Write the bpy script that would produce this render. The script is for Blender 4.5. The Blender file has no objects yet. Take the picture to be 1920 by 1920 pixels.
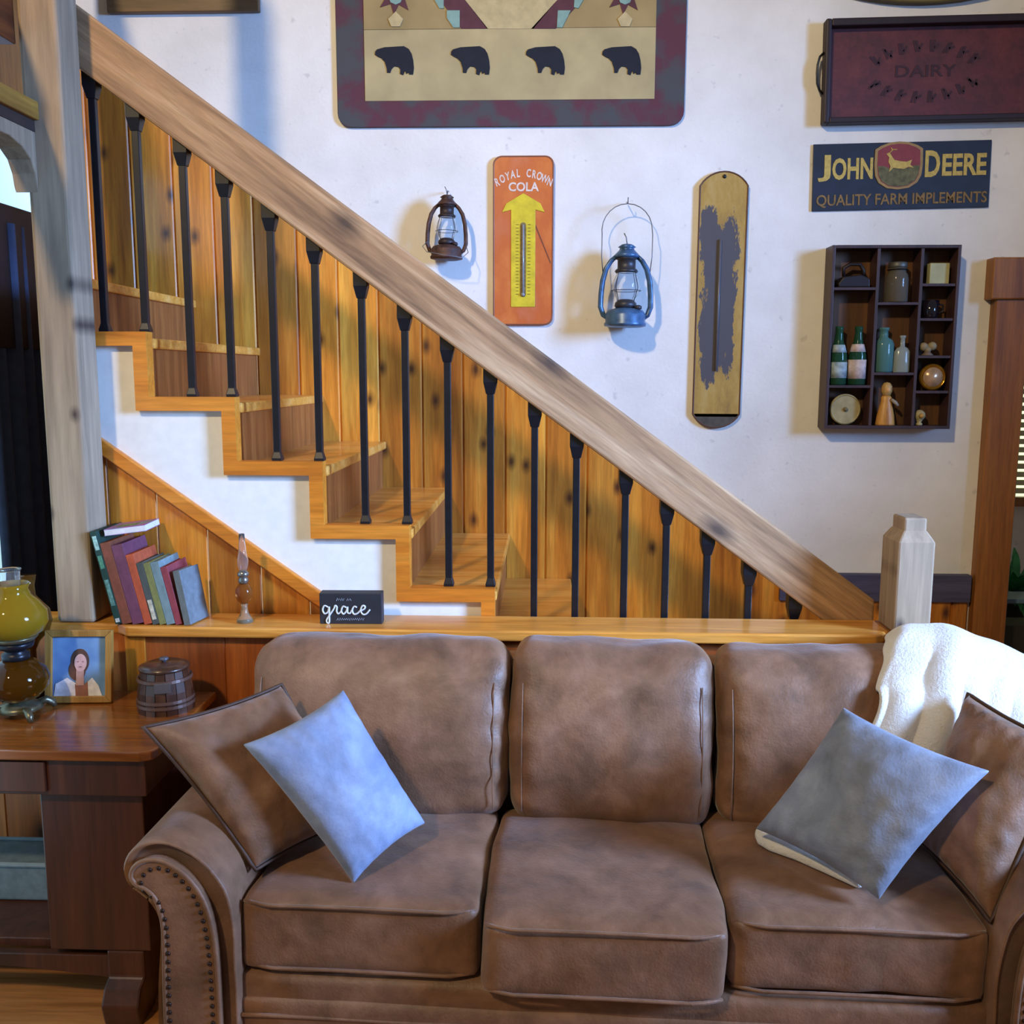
import bpy, bmesh, math, random
from mathutils import Vector, Matrix, noise
random.seed(7)
R = math.radians
scene = bpy.context.scene
COL = scene.collection
# ------------------------------------------------------------------ camera
FPX = 1800.0
CAM = Vector((0, -4.07, 1.7))
yaw, pit, roll = R(2.0), R(8.2), R(.12)
fwd = Vector((-math.sin(yaw)*math.cos(pit), math.cos(yaw)*math.cos(pit), -math.sin(pit)))
rt = fwd.cross(Vector((0, 0, 1))).normalized(); up = rt.cross(fwd)
rt, up = rt*math.cos(roll)+up*math.sin(roll), -rt*math.sin(roll)+up*math.cos(roll)
cd = bpy.data.cameras.new('camera'); cam = bpy.data.objects.new('camera', cd); COL.objects.link(cam)
cam.matrix_world = Matrix(((rt.x, up.x, -fwd.x, CAM.x), (rt.y, up.y, -fwd.y, CAM.y), (rt.z, up.z, -fwd.z, CAM.z), (0, 0, 0, 1)))
cd.sensor_width = 36; cd.lens = 36*FPX/1920; cd.clip_start = .02
scene.camera = cam
# measured points of the photo laid on real planes of the room
def ray(x, y): return fwd + rt*((x-960)/FPX) - up*((y-960)/FPX)
def atY(x, y, v): d = ray(x, y); return CAM + d*((v-CAM.y)/d.y)
def atZ(x, y, v): d = ray(x, y); return CAM + d*((v-CAM.z)/d.z)
def atX(x, y, v): d = ray(x, y); return CAM + d*((v-CAM.x)/d.x)

# ------------------------------------------------------------------ materials
def srgb(c):
    if isinstance(c, str):
        c = [int(c[i:i+2], 16)/255 for i in (0, 2, 4)]
        c = [v/12.92 if v <= .04045 else ((v+.055)/1.055)**2.4 for v in c]
    return (c[0], c[1], c[2], 1)
MATS = {}
class NT:
    def __init__(s, name):
        s.m = bpy.data.materials.new(name); s.m.use_nodes = True; s.t = s.m.node_tree
        s.b = s.t.nodes['Principled BSDF']
    def n(s, typ, **kw):
        nd = s.t.nodes.new(typ)
        for k, v in kw.items():
            if k.startswith('_'): setattr(nd, k[1:], v)
            else: nd.inputs[k.replace('__', ' ')].default_value = v
        return nd
    def l(s, a, b): s.t.links.new(a, b)
    def ramp(s, fac, stops, interp='LINEAR'):
        r = s.n('ShaderNodeValToRGB'); cr = r.color_ramp; cr.interpolation = interp
        while len(cr.elements) < len(stops): cr.elements.new(.5)
        for e, (p, c) in zip(cr.elements, stops): e.position = p; e.color = srgb(c) if len(c) != 4 or isinstance(c, str) else c
        s.l(fac, r.inputs[0]); return r.outputs[0]
    def bump(s, h, st=.2, d=.01):
        b = s.n('ShaderNodeBump', Strength=st, Distance=d); s.l(h, b.inputs['Height']); s.l(b.outputs[0], s.b.inputs['Normal'])
    def coord(s, scale=(1, 1, 1), island=False, rot=(0, 0, 0)):
        tc = s.n('ShaderNodeTexCoord'); mp = s.n('ShaderNodeMapping'); mp.inputs['Scale'].default_value = scale
        mp.inputs['Rotation'].default_value = rot
        s.l(tc.outputs['Object'], mp.inputs[0])
        if island:
            g = s.n('ShaderNodeNewGeometry'); mu = s.n('ShaderNodeMath', _operation='MULTIPLY'); mu.inputs[1].default_value = 37.
            s.l(g.outputs['Random Per Island'], mu.inputs[0])
            ad = s.n('ShaderNodeVectorMath', _operation='ADD'); s.l(mp.outputs[0], ad.inputs[0]); s.l(mu.outputs[0], ad.inputs[1])
            return ad.outputs[0], g.outputs['Random Per Island']
        return mp.outputs[0], None
    def noise(s, v, scale, detail=4, rough=.55, dist=0):
        n = s.n('ShaderNodeTexNoise', Scale=scale, Detail=detail, Roughness=rough, Distortion=dist); s.l(v, n.inputs['Vector']); return n.outputs['Fac']
    def mix(s, f, a, b, mode='MIX'):
        m = s.n('ShaderNodeMix', _data_type='RGBA', _blend_type=mode)
        for src, i in ((f, 0), (a, 6), (b, 7)):
            if hasattr(src, 'links'): s.l(src, m.inputs[i])
            elif i == 0: m.inputs[0].default_value = src
            else: m.inputs[i].default_value = srgb(src)
        return m.outputs[2]

def plain(name, col, rough=.5, metal=0, spec=.5, coat=0, alpha=1, emit=0, trans=0, ior=1.45, var=.06, vs=30):
    if name in MATS: return MATS[name]
    s = NT(name); b = s.b
    b.inputs['Roughness'].default_value = rough; b.inputs['Metallic'].default_value = metal
    b.inputs['Specular IOR Level'].default_value = spec; b.inputs['Coat Weight'].default_value = coat
    b.inputs['Transmission Weight'].default_value = trans; b.inputs['IOR'].default_value = ior
    c = srgb(col)
    if var and not trans:
        v, _ = s.coord(); n = s.noise(v, vs, 3)
        lo = tuple(max(0, x*(1-var*2)) for x in c[:3])+(1,); hi = tuple(min(1, x*(1+var*2)) for x in c[:3])+(1,)
        s.l(s.ramp(n, [(.3, lo), (.7, hi)]), b.inputs['Base Color'])
    else: b.inputs['Base Color'].default_value = c
    if emit:
        b.inputs['Emission Color'].default_value = c; b.inputs['Emission Strength'].default_value = emit
    MATS[name] = s.m; return s.m

def wood(name, dark, mid, light, axis='Z', grain=1., rough=.45, coat=0., knots=0., knotcol='3a1a0c', vary=.35, bump=.15):
    """grain runs along axis; each loose board gets its own tone"""
    s = NT(name)
    st = .07
    sc = {'X': (st, 1, 1), 'Y': (1, st, 1), 'Z': (1, 1, st)}[axis]
    v, rnd = s.coord(tuple(k*grain for k in sc), island=True)
    n1 = s.noise(v, 14, 5, .6, .6); n2 = s.noise(v, 90, 3, .6)
    base = s.ramp(n1, [(.28, dark), (.5, mid), (.72, light)])
    fine = s.ramp(n2, [(.35, (.72, .72, .72, 1)), (.65, (1.08, 1.08, 1.08, 1))])
    c = s.mix(.75, base, fine, 'MULTIPLY')
    tone = s.ramp(rnd, [(0, (1-vary, 1-vary*1.15, 1-vary*1.2, 1)), (1, (1+vary*.35, 1+vary*.35, 1+vary*.3, 1))])
    c = s.mix(1., c, tone, 'MULTIPLY')
    if knots:
        ks = {'X': (.55, 0, 1), 'Y': (0, .55, 1), 'Z': (1, 0, .62)}[axis]
        kv, _ = s.coord(ks, island=True)
        sx = s.n('ShaderNodeSeparateXYZ'); s.l(kv, sx.inputs[0]); cb = s.n('ShaderNodeCombineXYZ')
        s.l(sx.outputs[1 if axis == 'Y' else 0], cb.inputs[0]); s.l(sx.outputs[2], cb.inputs[1])
        vo = s.n('ShaderNodeTexVoronoi', Scale=knots, _voronoi_dimensions='2D'); s.l(cb.outputs[0], vo.inputs['Vector'])
        wb_ = s.n('ShaderNodeMath', _operation='MULTIPLY_ADD'); s.l(n2, wb_.inputs[0]); wb_.inputs[1].default_value = .06; s.l(vo.outputs['Distance'], wb_.inputs[2])
        k = s.ramp(wb_.outputs[0], [(.05, (.92, .92, .92, 1)), (.09, (.6, .6, .6, 1)), (.17, (0, 0, 0, 1))])
        c = s.mix(k, c, knotcol)
    s.l(c, s.b.inputs['Base Color'])
    s.b.inputs['Roughness'].default_value = rough; s.b.inputs['Coat Weight'].default_value = coat; s.b.inputs['Coat Roughness'].default_value = .15
    s.bump(n1, bump, .004)
    MATS[name] = s.m; return s.m

M = {}
M['pine'] = wood('varnished_pine', 'a25a14', 'cc8026', 'e0a03c', 'Z', 1, .38, .35, 5.0, vary=.36)
M['pine_low'] = wood('red_pine', '8a4416', 'b05c20', 'c87430', 'Z', 1, .5, .1, 3.0, vary=.35)
M['pine_under'] = wood('understair_pine', '96520f', 'c4761e', 'dc9634', 'Z', 1, .42, .2, 1.6, vary=.4)
M['ledge'] = wood('golden_ledge', 'cc7a24', 'e8a044', 'f4b864', 'X', 1, .36, .3, 0, vary=.1)
M['trimw'] = wood('golden_trim', 'b8661a', 'd07c22', 'dc8c30', 'X', 1, .4, .15, 0, vary=.12)
M['riser'] = wood('riser_laminate', '74401c', '945628', 'a86a34', 'Z', 1.6, .45, .15, 0, vary=.25)
M['barn'] = wood('weathered_barn_beam', '84705c', 'a08a70', 'b49c80', 'Z', .6, .85, 0, 7.0, '3c2c26', vary=.05, bump=.4)
M['barnx'] = wood('weathered_rail', '74583f', 'aa845e', 'c6a47e', 'X', 1.3, .8, 0, 3.2, '4a3a30', vary=.05, bump=.5)
M['casing'] = wood('brown_casing', '6a3c14', '8a5420', '9c6428', 'Z', 1, .5, .1, 2.2, vary=.1)
M['purple'] = wood('slate_rail', '3c3c58', '4a4866', '565474', 'X', 1, .6, 0, 0, vary=.1)
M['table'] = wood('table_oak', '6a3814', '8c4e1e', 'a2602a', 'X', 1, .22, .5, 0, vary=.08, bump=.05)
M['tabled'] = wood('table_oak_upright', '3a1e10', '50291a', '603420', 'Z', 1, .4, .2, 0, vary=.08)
M['floor'] = wood('oak_floor', 'a06034', 'bc7c48', 'd0925c', 'X', 1, .35, .2, 0, vary=.25)
M['header'] = wood('yellow_header', '8a6020', 'a87c30', 'c09444', 'Y', 1, .6, 0, 0, vary=.1)
M['darkwood'] = wood('dark_box_wood', '2a1a1c', '3c2628', '4a3030', 'Z', 1, .5, .1, 0, vary=.2)
M['boxback'] = wood('box_back', '3c2410', '56361a', '6a4420', 'Z', 1, .6, 0, 0, vary=.1)
M['frame'] = wood('oak_frame', '8c6024', 'ac7c38', 'c09450', 'Z', 2, .45, .1, 0, vary=.15)
M['iron'] = plain('black_iron', '15161c', .38, .2, .6, var=.1)
M['keg'] = wood('keg_wood', '2c1810', '46281a', '5c3824', 'Z', 2, .35, .3, 0, vary=.25)

def plaster():
    s = NT('mottled_plaster'); v, _ = s.coord(); n = s.noise(v, 2.2, 5, .6); n2 = s.noise(v, 60, 3); n3 = s.noise(v, 22, 2)
    c = s.ramp(n, [(.3, 'cfcdc8'), (.5, 'dcdad6'), (.7, 'e6e5e2')])
    sp = s.ramp(n3, [(.26, (.82, .82, .84, 1)), (.34, (1, 1, 1, 1))]); c = s.mix(1., c, sp, 'MULTIPLY')
    s.l(c, s.b.inputs['Base Color']); s.b.inputs['Roughness'].default_value = .75; s.bump(n2, .25, .004); return s.m
M['plaster'] = plaster()
M['white'] = plain('under_stair_white', 'e4e2dc', .8, var=.02)
def leather(name, a, b, c, bs=.25, rough=.52):
    s = NT(name); v, _ = s.coord(); n = s.noise(v, 7, 6, .62, .4); n2 = s.noise(v, 160, 3); n3 = s.noise(v, 26, 4)
    col = s.ramp(n, [(.3, a), (.5, b), (.7, c)]); sp = s.ramp(n3, [(.35, (.86, .86, .86, 1)), (.65, (1.05, 1.05, 1.05, 1))])
    s.l(s.mix(.8, col, sp, 'MULTIPLY'), s.b.inputs['Base Color']); s.b.inputs['Roughness'].default_value = rough
    s.b.inputs['Sheen Weight'].default_value = .25; s.b.inputs['Sheen Roughness'].default_value = .4
    ad = s.n('ShaderNodeMath', _operation='MULTIPLY_ADD'); s.l(n3, ad.inputs[0]); ad.inputs[1].default_value = 2.2; s.l(n2, ad.inputs[2]); s.bump(ad.outputs[0], bs, .004); return s.m
M['leather'] = leather('brown_faux_suede', '63452f', '835e45', '9a7258')
M['piping'] = plain('sofa_piping', '4c3528', .6)
M['velvet'] = leather('blue_grey_velvet', '7484a4', '8c9aba', 'a2b0ce', .2, .6)
M['velvetd'] = leather('grey_velvet', '666c7a', '828a9c', '9aa2b4', .2, .6)
def sherpa():
    s = NT('cream_sherpa'); v, _ = s.coord(); n = s.noise(v, 120, 4, .7); n1 = s.noise(v, 9, 3)
    s.l(s.ramp(n1, [(.3, 'dcd6cc'), (.7, 'f0ebe2')]), s.b.inputs['Base Color']); s.b.inputs['Roughness'].default_value = .95
    s.b.inputs['Sheen Weight'].default_value = .4; s.bump(n, .8, .008); return s.m
M['sherpa'] = sherpa()

# ------------------------------------------------------------------ mesh kit
class MB:
    def __init__(s): s.b = bmesh.new()
    def box(s, x0, x1, y0, y1, z0, z1, mat=None):
        r = bmesh.ops.create_cube(s.b, size=1); c = Vector(((x0+x1)/2, (y0+y1)/2, (z0+z1)/2))
        for v in r['verts']:
            v.co = Vector((v.co.x*abs(x1-x0), v.co.y*abs(y1-y0), v.co.z*abs(z1-z0)))+c
            if mat: v.co = mat @ v.co
        return s
    def prism(s, pts, a, b, f=lambda p, t: Vector((p[0], t, p[1]))):
        """polygon pts extruded a..b; f maps (p2,t) to 3D"""
        A = [s.b.verts.new(f(p, a)) for p in pts]; B = [s.b.verts.new(f(p, b)) for p in pts]; n = len(pts)
        s.b.faces.new(A); s.b.faces.new(B[::-1])
        for i in range(n): s.b.faces.new((A[i], B[i], B[(i+1) % n], A[(i+1) % n]))
        return s
    def lathe(s, prof, c=(0, 0, 0), seg=32, sx=1, sy=1, mat=None):
        c = Vector(c); rings = []
        for r_, z in prof:
            rings.append([s.b.verts.new(((c + Vector((r_*sx*math.cos(2*math.pi*k/seg), r_*sy*math.sin(2*math.pi*k/seg), z))) if not mat else c + mat @ Vector((r_*sx*math.cos(2*math.pi*k/seg), r_*sy*math.sin(2*math.pi*k/seg), z)))) for k in range(seg)])
        for i in range(len(rings)-1):
            for k in range(seg): s.b.faces.new((rings[i][k], rings[i][(k+1) % seg], rings[i+1][(k+1) % seg], rings[i+1][k]))
        if prof[0][0] > 1e-4: s.b.faces.new(rings[0][::-1])
        if prof[-1][0] > 1e-4: s.b.faces.new(rings[-1])
        return s
    def tube(s, pts, r=.005, seg=8, closed=False, flat=1.):
        pts = [Vector(p) for p in pts]; n = len(pts); rings = []; prev = None
        for i, p in enumerate(pts):
            if closed: t = pts[(i+1) % n]-pts[i-1]
            else: t = pts[min(i+1, n-1)]-pts[max(i-1, 0)]
            t.normalize()
            if prev is None: a = t.orthogonal().normalized()
            else: a = (prev - t*prev.dot(t)); a = a.normalized() if a.length > 1e-6 else t.orthogonal().normalized()
            prev = a; b2 = t.cross(a); rr = r[i] if isinstance(r, (list, tuple)) else r
            rings.append([s.b.verts.new(p + (a*math.cos(2*math.pi*k/seg)+b2*math.sin(2*math.pi*k/seg)*flat)*rr) for k in range(seg)])
        m = n if closed else n-1
        for i in range(m):
            for k in range(seg): s.b.faces.new((rings[i][k], rings[i][(k+1) % seg], rings[(i+1) % n][(k+1) % seg], rings[(i+1) % n][k]))
        if not closed: s.b.faces.new(rings[0][::-1]); s.b.faces.new(rings[-1])
        return s
    def ball(s, c, r, sub=2, sc=(1, 1, 1)):
        o = bmesh.ops.create_icosphere(s.b, subdivisions=sub, radius=1)
        for v in o['verts']: v.co = Vector((v.co.x*sc[0], v.co.y*sc[1], v.co.z*sc[2]))*r + Vector(c)
        return s
    def grid(s, fn, nu, nv):
        V = [[s.b.verts.new(fn(i/nu, j/nv)) for j in range(nv+1)] for i in range(nu+1)]
        for i in range(nu):
            for j in range(nv): s.b.faces.new((V[i][j], V[i+1][j], V[i+1][j+1], V[i][j+1]))
        return s
    def build(s, name, mat=None, parent=None, loc=(0, 0, 0), rot=(0, 0, 0), smooth=False, bevel=0, seg=2, sub=0, label=None, weld=False):
        if weld: bmesh.ops.remove_doubles(s.b, verts=s.b.verts, dist=1e-5)
        bmesh.ops.recalc_face_normals(s.b, faces=s.b.faces)
        me = bpy.data.meshes.new(name); s.b.to_mesh(me); s.b.free()
        o = bpy.data.objects.new(name, me); COL.objects.link(o)
        if mat: me.materials.append(mat)
        o.location = loc; o.rotation_euler = rot
        if parent: o.parent = parent
        if smooth: me.polygons.foreach_set('use_smooth', [True]*len(me.polygons))
        if bevel:
            m = o.modifiers.new('bevel', 'BEVEL'); m.width = bevel; m.segments = seg; m.limit_method = 'ANGLE'; m.angle_limit = R(40)
        if sub:
            m = o.modifiers.new('sub', 'SUBSURF'); m.levels = sub; m.render_levels = sub
        if label: o['label'] = label
        return o
def BX(*a): return MB().box(*a)
def tag(o, label, cat, group=None):
    o['label'] = label; o['category'] = cat
    if group: o['group'] = group
    return o
def thing(name, label, cat, loc=(0, 0, 0), rot=(0, 0, 0), group=None):
    o = bpy.data.objects.new(name, None); COL.objects.link(o); o.location = loc; o.rotation_euler = rot; o.empty_display_size = .05
    return tag(o, label, cat, group)
def struct(o): o['kind'] = 'structure'; return o
def copy_part(o, parent, loc=None):
    c = o.copy(); COL.objects.link(c); c.parent = parent
    if loc is not None: c.location = loc
    for ch in list(o.children): copy_part(ch, c)
    return c
def rrect(x0, x1, z0, z1, r, n=6):
    P = []
    for cx, cz, a0 in ((x1-r, z1-r, 0), (x0+r, z1-r, 90), (x0+r, z0+r, 180), (x1-r, z0+r, 270)):
        for k in range(n+1):
            a = R(a0+90*k/n); P.append((cx+r*math.cos(a), cz+r*math.sin(a)))
    return P
def text_mesh(body, size, mat, name, parent, loc, rot=(R(90), 0, 0), ext=.001, align='CENTER', sx=1., shear=0., bold=.0, fit=None):
    cu = bpy.data.curves.new(name, 'FONT'); cu.body = body; cu.size = size; cu.extrude = ext; cu.align_x = align; cu.align_y = 'CENTER'; cu.shear = shear; cu.offset = bold; cu.resolution_u = 3
    tmp = bpy.data.objects.new(name, cu); COL.objects.link(tmp); bpy.context.view_layer.update()
    me = bpy.data.meshes.new_from_object(tmp.evaluated_get(bpy.context.evaluated_depsgraph_get()))
    bpy.data.objects.remove(tmp); bpy.data.curves.remove(cu)
    o = bpy.data.objects.new(name, me); COL.objects.link(o); me.materials.clear(); me.materials.append(mat)
    if fit:
        X_ = [v.co.x for v in me.vertices]; Y_ = [v.co.y for v in me.vertices]
        a_, b_, c_, d_ = min(X_), max(X_), min(Y_), max(Y_)
        for v in me.vertices: v.co.x = (v.co.x-(a_+b_)/2)*fit[0]/(b_-a_); v.co.y = (v.co.y-(c_+d_)/2)*fit[1]/(d_-c_)
    o.parent = parent; o.location = loc; o.rotation_euler = rot; o.scale = (sx, 1, 1); return o

# ------------------------------------------------------------------ room shell
SY = -1.17            # front plane of the stair stringer
def planks(x0, x1, ztop, zbot, yf, yb, pitch, g=.006, seed=1, jit=0.):
    """vertical boards with bevelled edges, ztop/zbot functions of x; front faces at yf"""
    m = MB(); rnd = random.Random(seed); x = x0
    while x < x1-1e-4:
        xe = min(x1, x+pitch*(1+rnd.uniform(-jit, jit)))
        pr = [(x, yb), (x, yf+g*1.1), (x+g, yf), (xe-g, yf), (xe, yf+g*1.1), (xe, yb)]
        B = [m.b.verts.new((px_, py_, zbot(px_))) for px_, py_ in pr]; T = [m.b.verts.new((px_, py_, ztop(px_))) for px_, py_ in pr]
        m.b.faces.new(B[::-1]); m.b.faces.new(T)
        for i in range(6): m.b.faces.new((B[i], B[(i+1) % 6], T[(i+1) % 6], T[i]))
        x = xe
    return m
struct(BX(-3.2, 3.6, -5.2, 1.3, -.06, 0).build('floor', M['floor']))
wb = struct(BX(-2.4, 1.93, 0, .12, 0, 4.0).build('wall_back', M['plaster']))
# pine boards of the back wall follow the stair pitch and drop to a low dado on the right
def wtop(x): return max(.80, 1.76 - .732*x)
planks(-2.4, 1.80, wtop, lambda x: 0., -.022, -.001, .172, .007, 3, .05).build('pine_boarding', M['pine'], wb)
struct(BX(1.0, 1.80, -.04, -.001, .745, .862).build('trim_1', M['purple'], bevel=.003))
# casing of the opening on the right
cs = struct(planks(1.812, 1.95, lambda x: 2.02, lambda x: 0, -.05, .13, .138, .004).build('trim_2', M['casing']))
BX(1.785, 2.12, -.065, .13, 2.0, 2.165).build('head_block', M['casing'], cs, bevel=.006)
# recess beyond the opening
struct(BX(1.9, 3.6, 1.2, 1.3, 0, 4).build('wall_recess', M['plaster']))
struct(BX(1.93, 3.6, 0, .12, 2.165, 4.0).build('wall_back_right', M['plaster']))
w2 = struct(BX(2.3, 3.3, 1.17, 1.2, 1.05, 2.3).build('window_2', plain('daylight_pane_warm', (.75, .85, .62), .3, emit=1.1, var=0)))
bl = MB()
for k in range(28): bl.box(2.3, 3.3, 1.13, 1.15, 1.07+k*.044, 1.098+k*.044)
bl.build('blind', plain('cream_blind', 'c8c4a0', .6), w2)
mb = MB()
for a in ((2.26, 2.3, 1.0, 2.34), (3.3, 3.34, 1.0, 2.34)): mb.box(a[0], a[1], 1.12, 1.2, a[2], a[3])
mb.box(2.26, 3.34, 1.12, 1.2, 1.0, 1.05).box(2.26, 3.34, 1.12, 1.2, 2.3, 2.34).build('window_frame', M['casing'], w2, bevel=.004)
# left wall with tall glazing and navy curtain
wl = struct(BX(-2.0, -1.9, -5.2, -2.6, 0, 2.4).build('wall_left', M['plaster']))
LX = -1.80
w1 = struct(BX(LX-.05, LX-.04, -2.6, -.45, 2.25, 2.60).build('window_1', plain('daylight_pane', (.48, .76, 1.0), .3, emit=1.15, var=0)))
BX(LX-.06, LX+.02, -2.6, -.45, 2.60, 3.4).build('upper_board', M['casing'], w1)

BX(LX-.06, LX+.015, -2.6, -.45, 1.78, 2.25).build('sill_rail', plain('dark_rail', '1a1820', .5), w1, bevel=.003)
d1 = struct(BX(LX-.05, LX-.04, -2.6, -.90, .1, 1.78).build('door_1', plain('daylight_glass', (.55, .85, .9), .3, emit=.9, var=0)))
BX(LX-.06, LX-.03, -2.6, -.1, 0, .1).build('threshold', plain('dark_rail', '1a1820', .5), d1)
cu = MB()
def curt(u, v):
    y = -1.015+u*.56; return Vector((LX + .018*math.sin(u*44)+.008*math.sin(u*17+v*2), y, .02+v*2.17))
cu.grid(curt, 90, 6)
c_ = cu.build('curtain', plain('navy_curtain', '46506c', .9), None, smooth=True); sm = c_.modifiers.new('s', 'SOLIDIFY'); sm.thickness = .004
tag(c_, 'dark navy curtain hanging beside the bright glass at the far left', 'curtain')

# ------------------------------------------------------------------ stair
RUN, RISE = .2625, .195
nose = [(-.154-RUN*k, 1.043+RISE*k) for k in range(-3, 6)]      # front corner (x) and height of each tread
st = thing('staircase', 'golden pine staircase with closed stepped side rising to the left', 'staircase', (0, -1.17, 0))
st.location = (0, 0, 0)
for i, (x, z) in enumerate(nose):
    xl = x-RUN
    BX(max(xl-.03, -1.53), x+.004, SY+.04, -.024, z-.050, z-.018).build('tread', M['ledge'], st, bevel=.006)
    if z-RISE > -.01: BX(x-.035, x-.012, SY+.04, -.024, max(0, z-RISE-.018), z-.050).build('riser', M['riser'], st)
# lowest treads below what shows
TR = .042
top = []; bot = []
for i, (x, z) in enumerate(nose[::-1]):       # from top left to bottom right
    top += [(x, z), (x, z-RISE)]; bot += [(x-TR, z-TR), (x-TR, z-RISE-TR)]
# close at the lowest
top[0] = top[0]; top[-1] = (top[-1][0], .50); bot[-1] = (bot[-1][0], .50)
band = MB()
for y0, y1 in ((SY-.010, SY+.0395),):
    n = len(top)
    for i in range(n-1):
        q = [top[i], top[i+1], bot[i+1], bot[i]]
        band.prism(q, y0, y1)
band.build('side_trim', M['trimw'], st, weld=True)
# white wall under the stair, stepped outline
stp = [(p[0]+.0, p[1]) for p in bot]
poly = [(bot[0][0]-.4, .0), (bot[0][0]-.4, bot[0][1])] + bot + [(bot[-1][0], 0)]
m = MB()
for i in range(len(bot)-1):
    a, b2 = bot[i], bot[i+1]
    if abs(a[0]-b2[0]) > 1e-4: m.box(a[0], b2[0], SY+.015, SY+.038, 0, a[1]-.0)
ws = struct(m.build('wall_stair', M['white'], weld=False))
# sloped cap and pine boards on that wall
def sl(x): return 1.488-(x+1.346)*.713
mb = MB()
mb.prism([(-1.5, sl(-1.5)), (-.60, sl(-.60)), (-.60, sl(-.60)-.052), (-1.5, sl(-1.5)-.052)], SY-.004, SY+.029)
mb.build('sloped_cap', M['trimw'], ws, bevel=.004)
planks(-1.5, -.61, lambda x: sl(x)-.05, lambda x: .3, SY+.012, SY+.029, .135, .004, 5, .25).build('pine_boarding', M['pine_under'], ws)

# railing
rl = thing('stair_railing', 'weathered wooden handrail on black iron balusters beside the stairs', 'railing', (0, 0, 0))
def rb(x): return 1.123-.732*(x-.62)
RT = .178
x0, x1 = -1.45, 1.008
RYF, RYB = -1.171, -1.085
mb = MB(); N = 24
def railf(p, t): return Vector((p[0], t, p[1]))
def sloped(pts, y0_, y1_, name, mat, par, ang, **k):
    c_, s_ = math.cos(ang), math.sin(ang); ox, oz = pts[0]
    lp_ = [((x-ox)*c_+(z-oz)*s_, -(x-ox)*s_+(z-oz)*c_) for x, z in pts]
    return MB().prism(lp_, y0_, y1_).build(name, mat, par, loc=(ox, 0, oz), rot=(0, -ang, 0), **k)
hr = sloped([(x0, rb(x0)), (x1, rb(x1)), (x1, rb(x1)+RT), (x0, rb(x0)+RT)], RYF, RYB, 'handrail', M['barnx'], rl, -math.atan(.732), bevel=.007)
bxs = [198, 274, 362, 436, 521, 600, 686, 764, 842, 920, 1001, 1078, 1169, 1246, 1323, 1402, 1489]
BYC = -1.137
for i, pxx in enumerate(bxs):
    k = i//2
    if i < 10: x = atY(pxx, [615, 738, 858, 975, 1093][k], BYC).x; zb = nose[::-1][k+1 - 0][1] if False else None
    else: x = atY(pxx, 1120, BYC).x
    # tread under the baluster
    zb = max(z for (xx, z) in nose if xx >= x-1e-3) if any(xx >= x for xx, z in nose) else .46
    if x > nose[0][0]: zb = .46
    zt = rb(x)
    if zt < zb+.05: zb = zt-.6
    ba = MB().box(x-.0105, x+.0105, BYC-.0105, BYC+.0105, zb, zt+.03).build('baluster', M['iron'], rl, bevel=.002)
    MB().lathe([(.022, 0), (.022, .008), (.015, .026), (.0148, .03)], (x, BYC, zb), 4, mat=Matrix.Rotation(R(45), 3, 'Z')).build('shoe', M['iron'], ba, bevel=.002)
    c = MB(); zz = zt
    # flared collar meeting the pitched rail
    A = .021; Bq = .013
    v0 = [c.b.verts.new((x+sx_*Bq, BYC+sy_*Bq, zt-.062)) for sx_, sy_ in ((-1, -1), (1, -1), (1, 1), (-1, 1))]
    v1 = [c.b.verts.new((x+sx_*A, BYC+sy_*A, zt-.026)) for sx_, sy_ in ((-1, -1), (1, -1), (1, 1), (-1, 1))]
    v2 = [c.b.verts.new((x+sx_*A, BYC+sy_*A, rb(x+sx_*A)+.004)) for sx_, sy_ in ((-1, -1), (1, -1), (1, 1), (-1, 1))]
    for a, b2 in ((v0, v1), (v1, v2)):
        for q in range(4): c.b.faces.new((a[q], a[(q+1) % 4], b2[(q+1) % 4], b2[q]))
    c.b.faces.new(v0[::-1]); c.b.faces.new(v2)
    c.build('collar', M['iron'], ba, bevel=.002)

# posts
LZ = .957
pt = MB(); px0, px1, py0, py1 = -1.462, -1.348, -1.315, -1.19
for k in range(1): pt.box(px0, px1, py0, py1, LZ, 3.6)
tag(pt.build('support_post', M['barn'], bevel=.012, seg=3), 'tall weathered barn wood post at the left with dark knots', 'post')
hd = thing('header_beam', 'yellowish beam with shade painted underneath running into the tall barn post', 'beam', (0, 0, 0))
BX(-1.52, -1.415, -1.95, py0, 2.395, 2.445).build('beam', M['header'], hd, bevel=.004)
BX(-1.51, -1.43, -1.95, py0, 2.365, 2.395).build('underside_shade', plain('painted_shade', '3a2c26', .7), hd)  # dark strip painting the shade under the beam
mb = MB(); arc = [(py0, 2.335), (py0-.5, 2.335), (py0-.5, 2.30)] + [(py0-.10-.09*math.cos(R(a))*0-.10*(1-math.sin(R(a)))*1.0, 2.30-.14*(1-math.cos(R(a)))) for a in (0, 20, 40, 60, 80, 90)]
arc = [(py0, 2.365), (py0-.6, 2.365), (py0-.6, 2.325), (py0-.13, 2.325), (py0-.07, 2.31), (py0-.03, 2.285), (py0-.01, 2.25), (py0, 2.20)]
mb.prism(arc, -1.50, -1.43, lambda p, t: Vector((t, p[0], p[1])))
mb.build('brace', M['barn'], hd, bevel=.004)
tag(BX(-1.62, -1.475, -1.8, -1.30, 2.60, 2.72).build('wall_shelf', wood('loft_board', '4a2410', '6a3418', '8a4c20', 'Y', 1, .5), bevel=.004), 'dark brown board above the beam at the top left corner', 'shelf')

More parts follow.
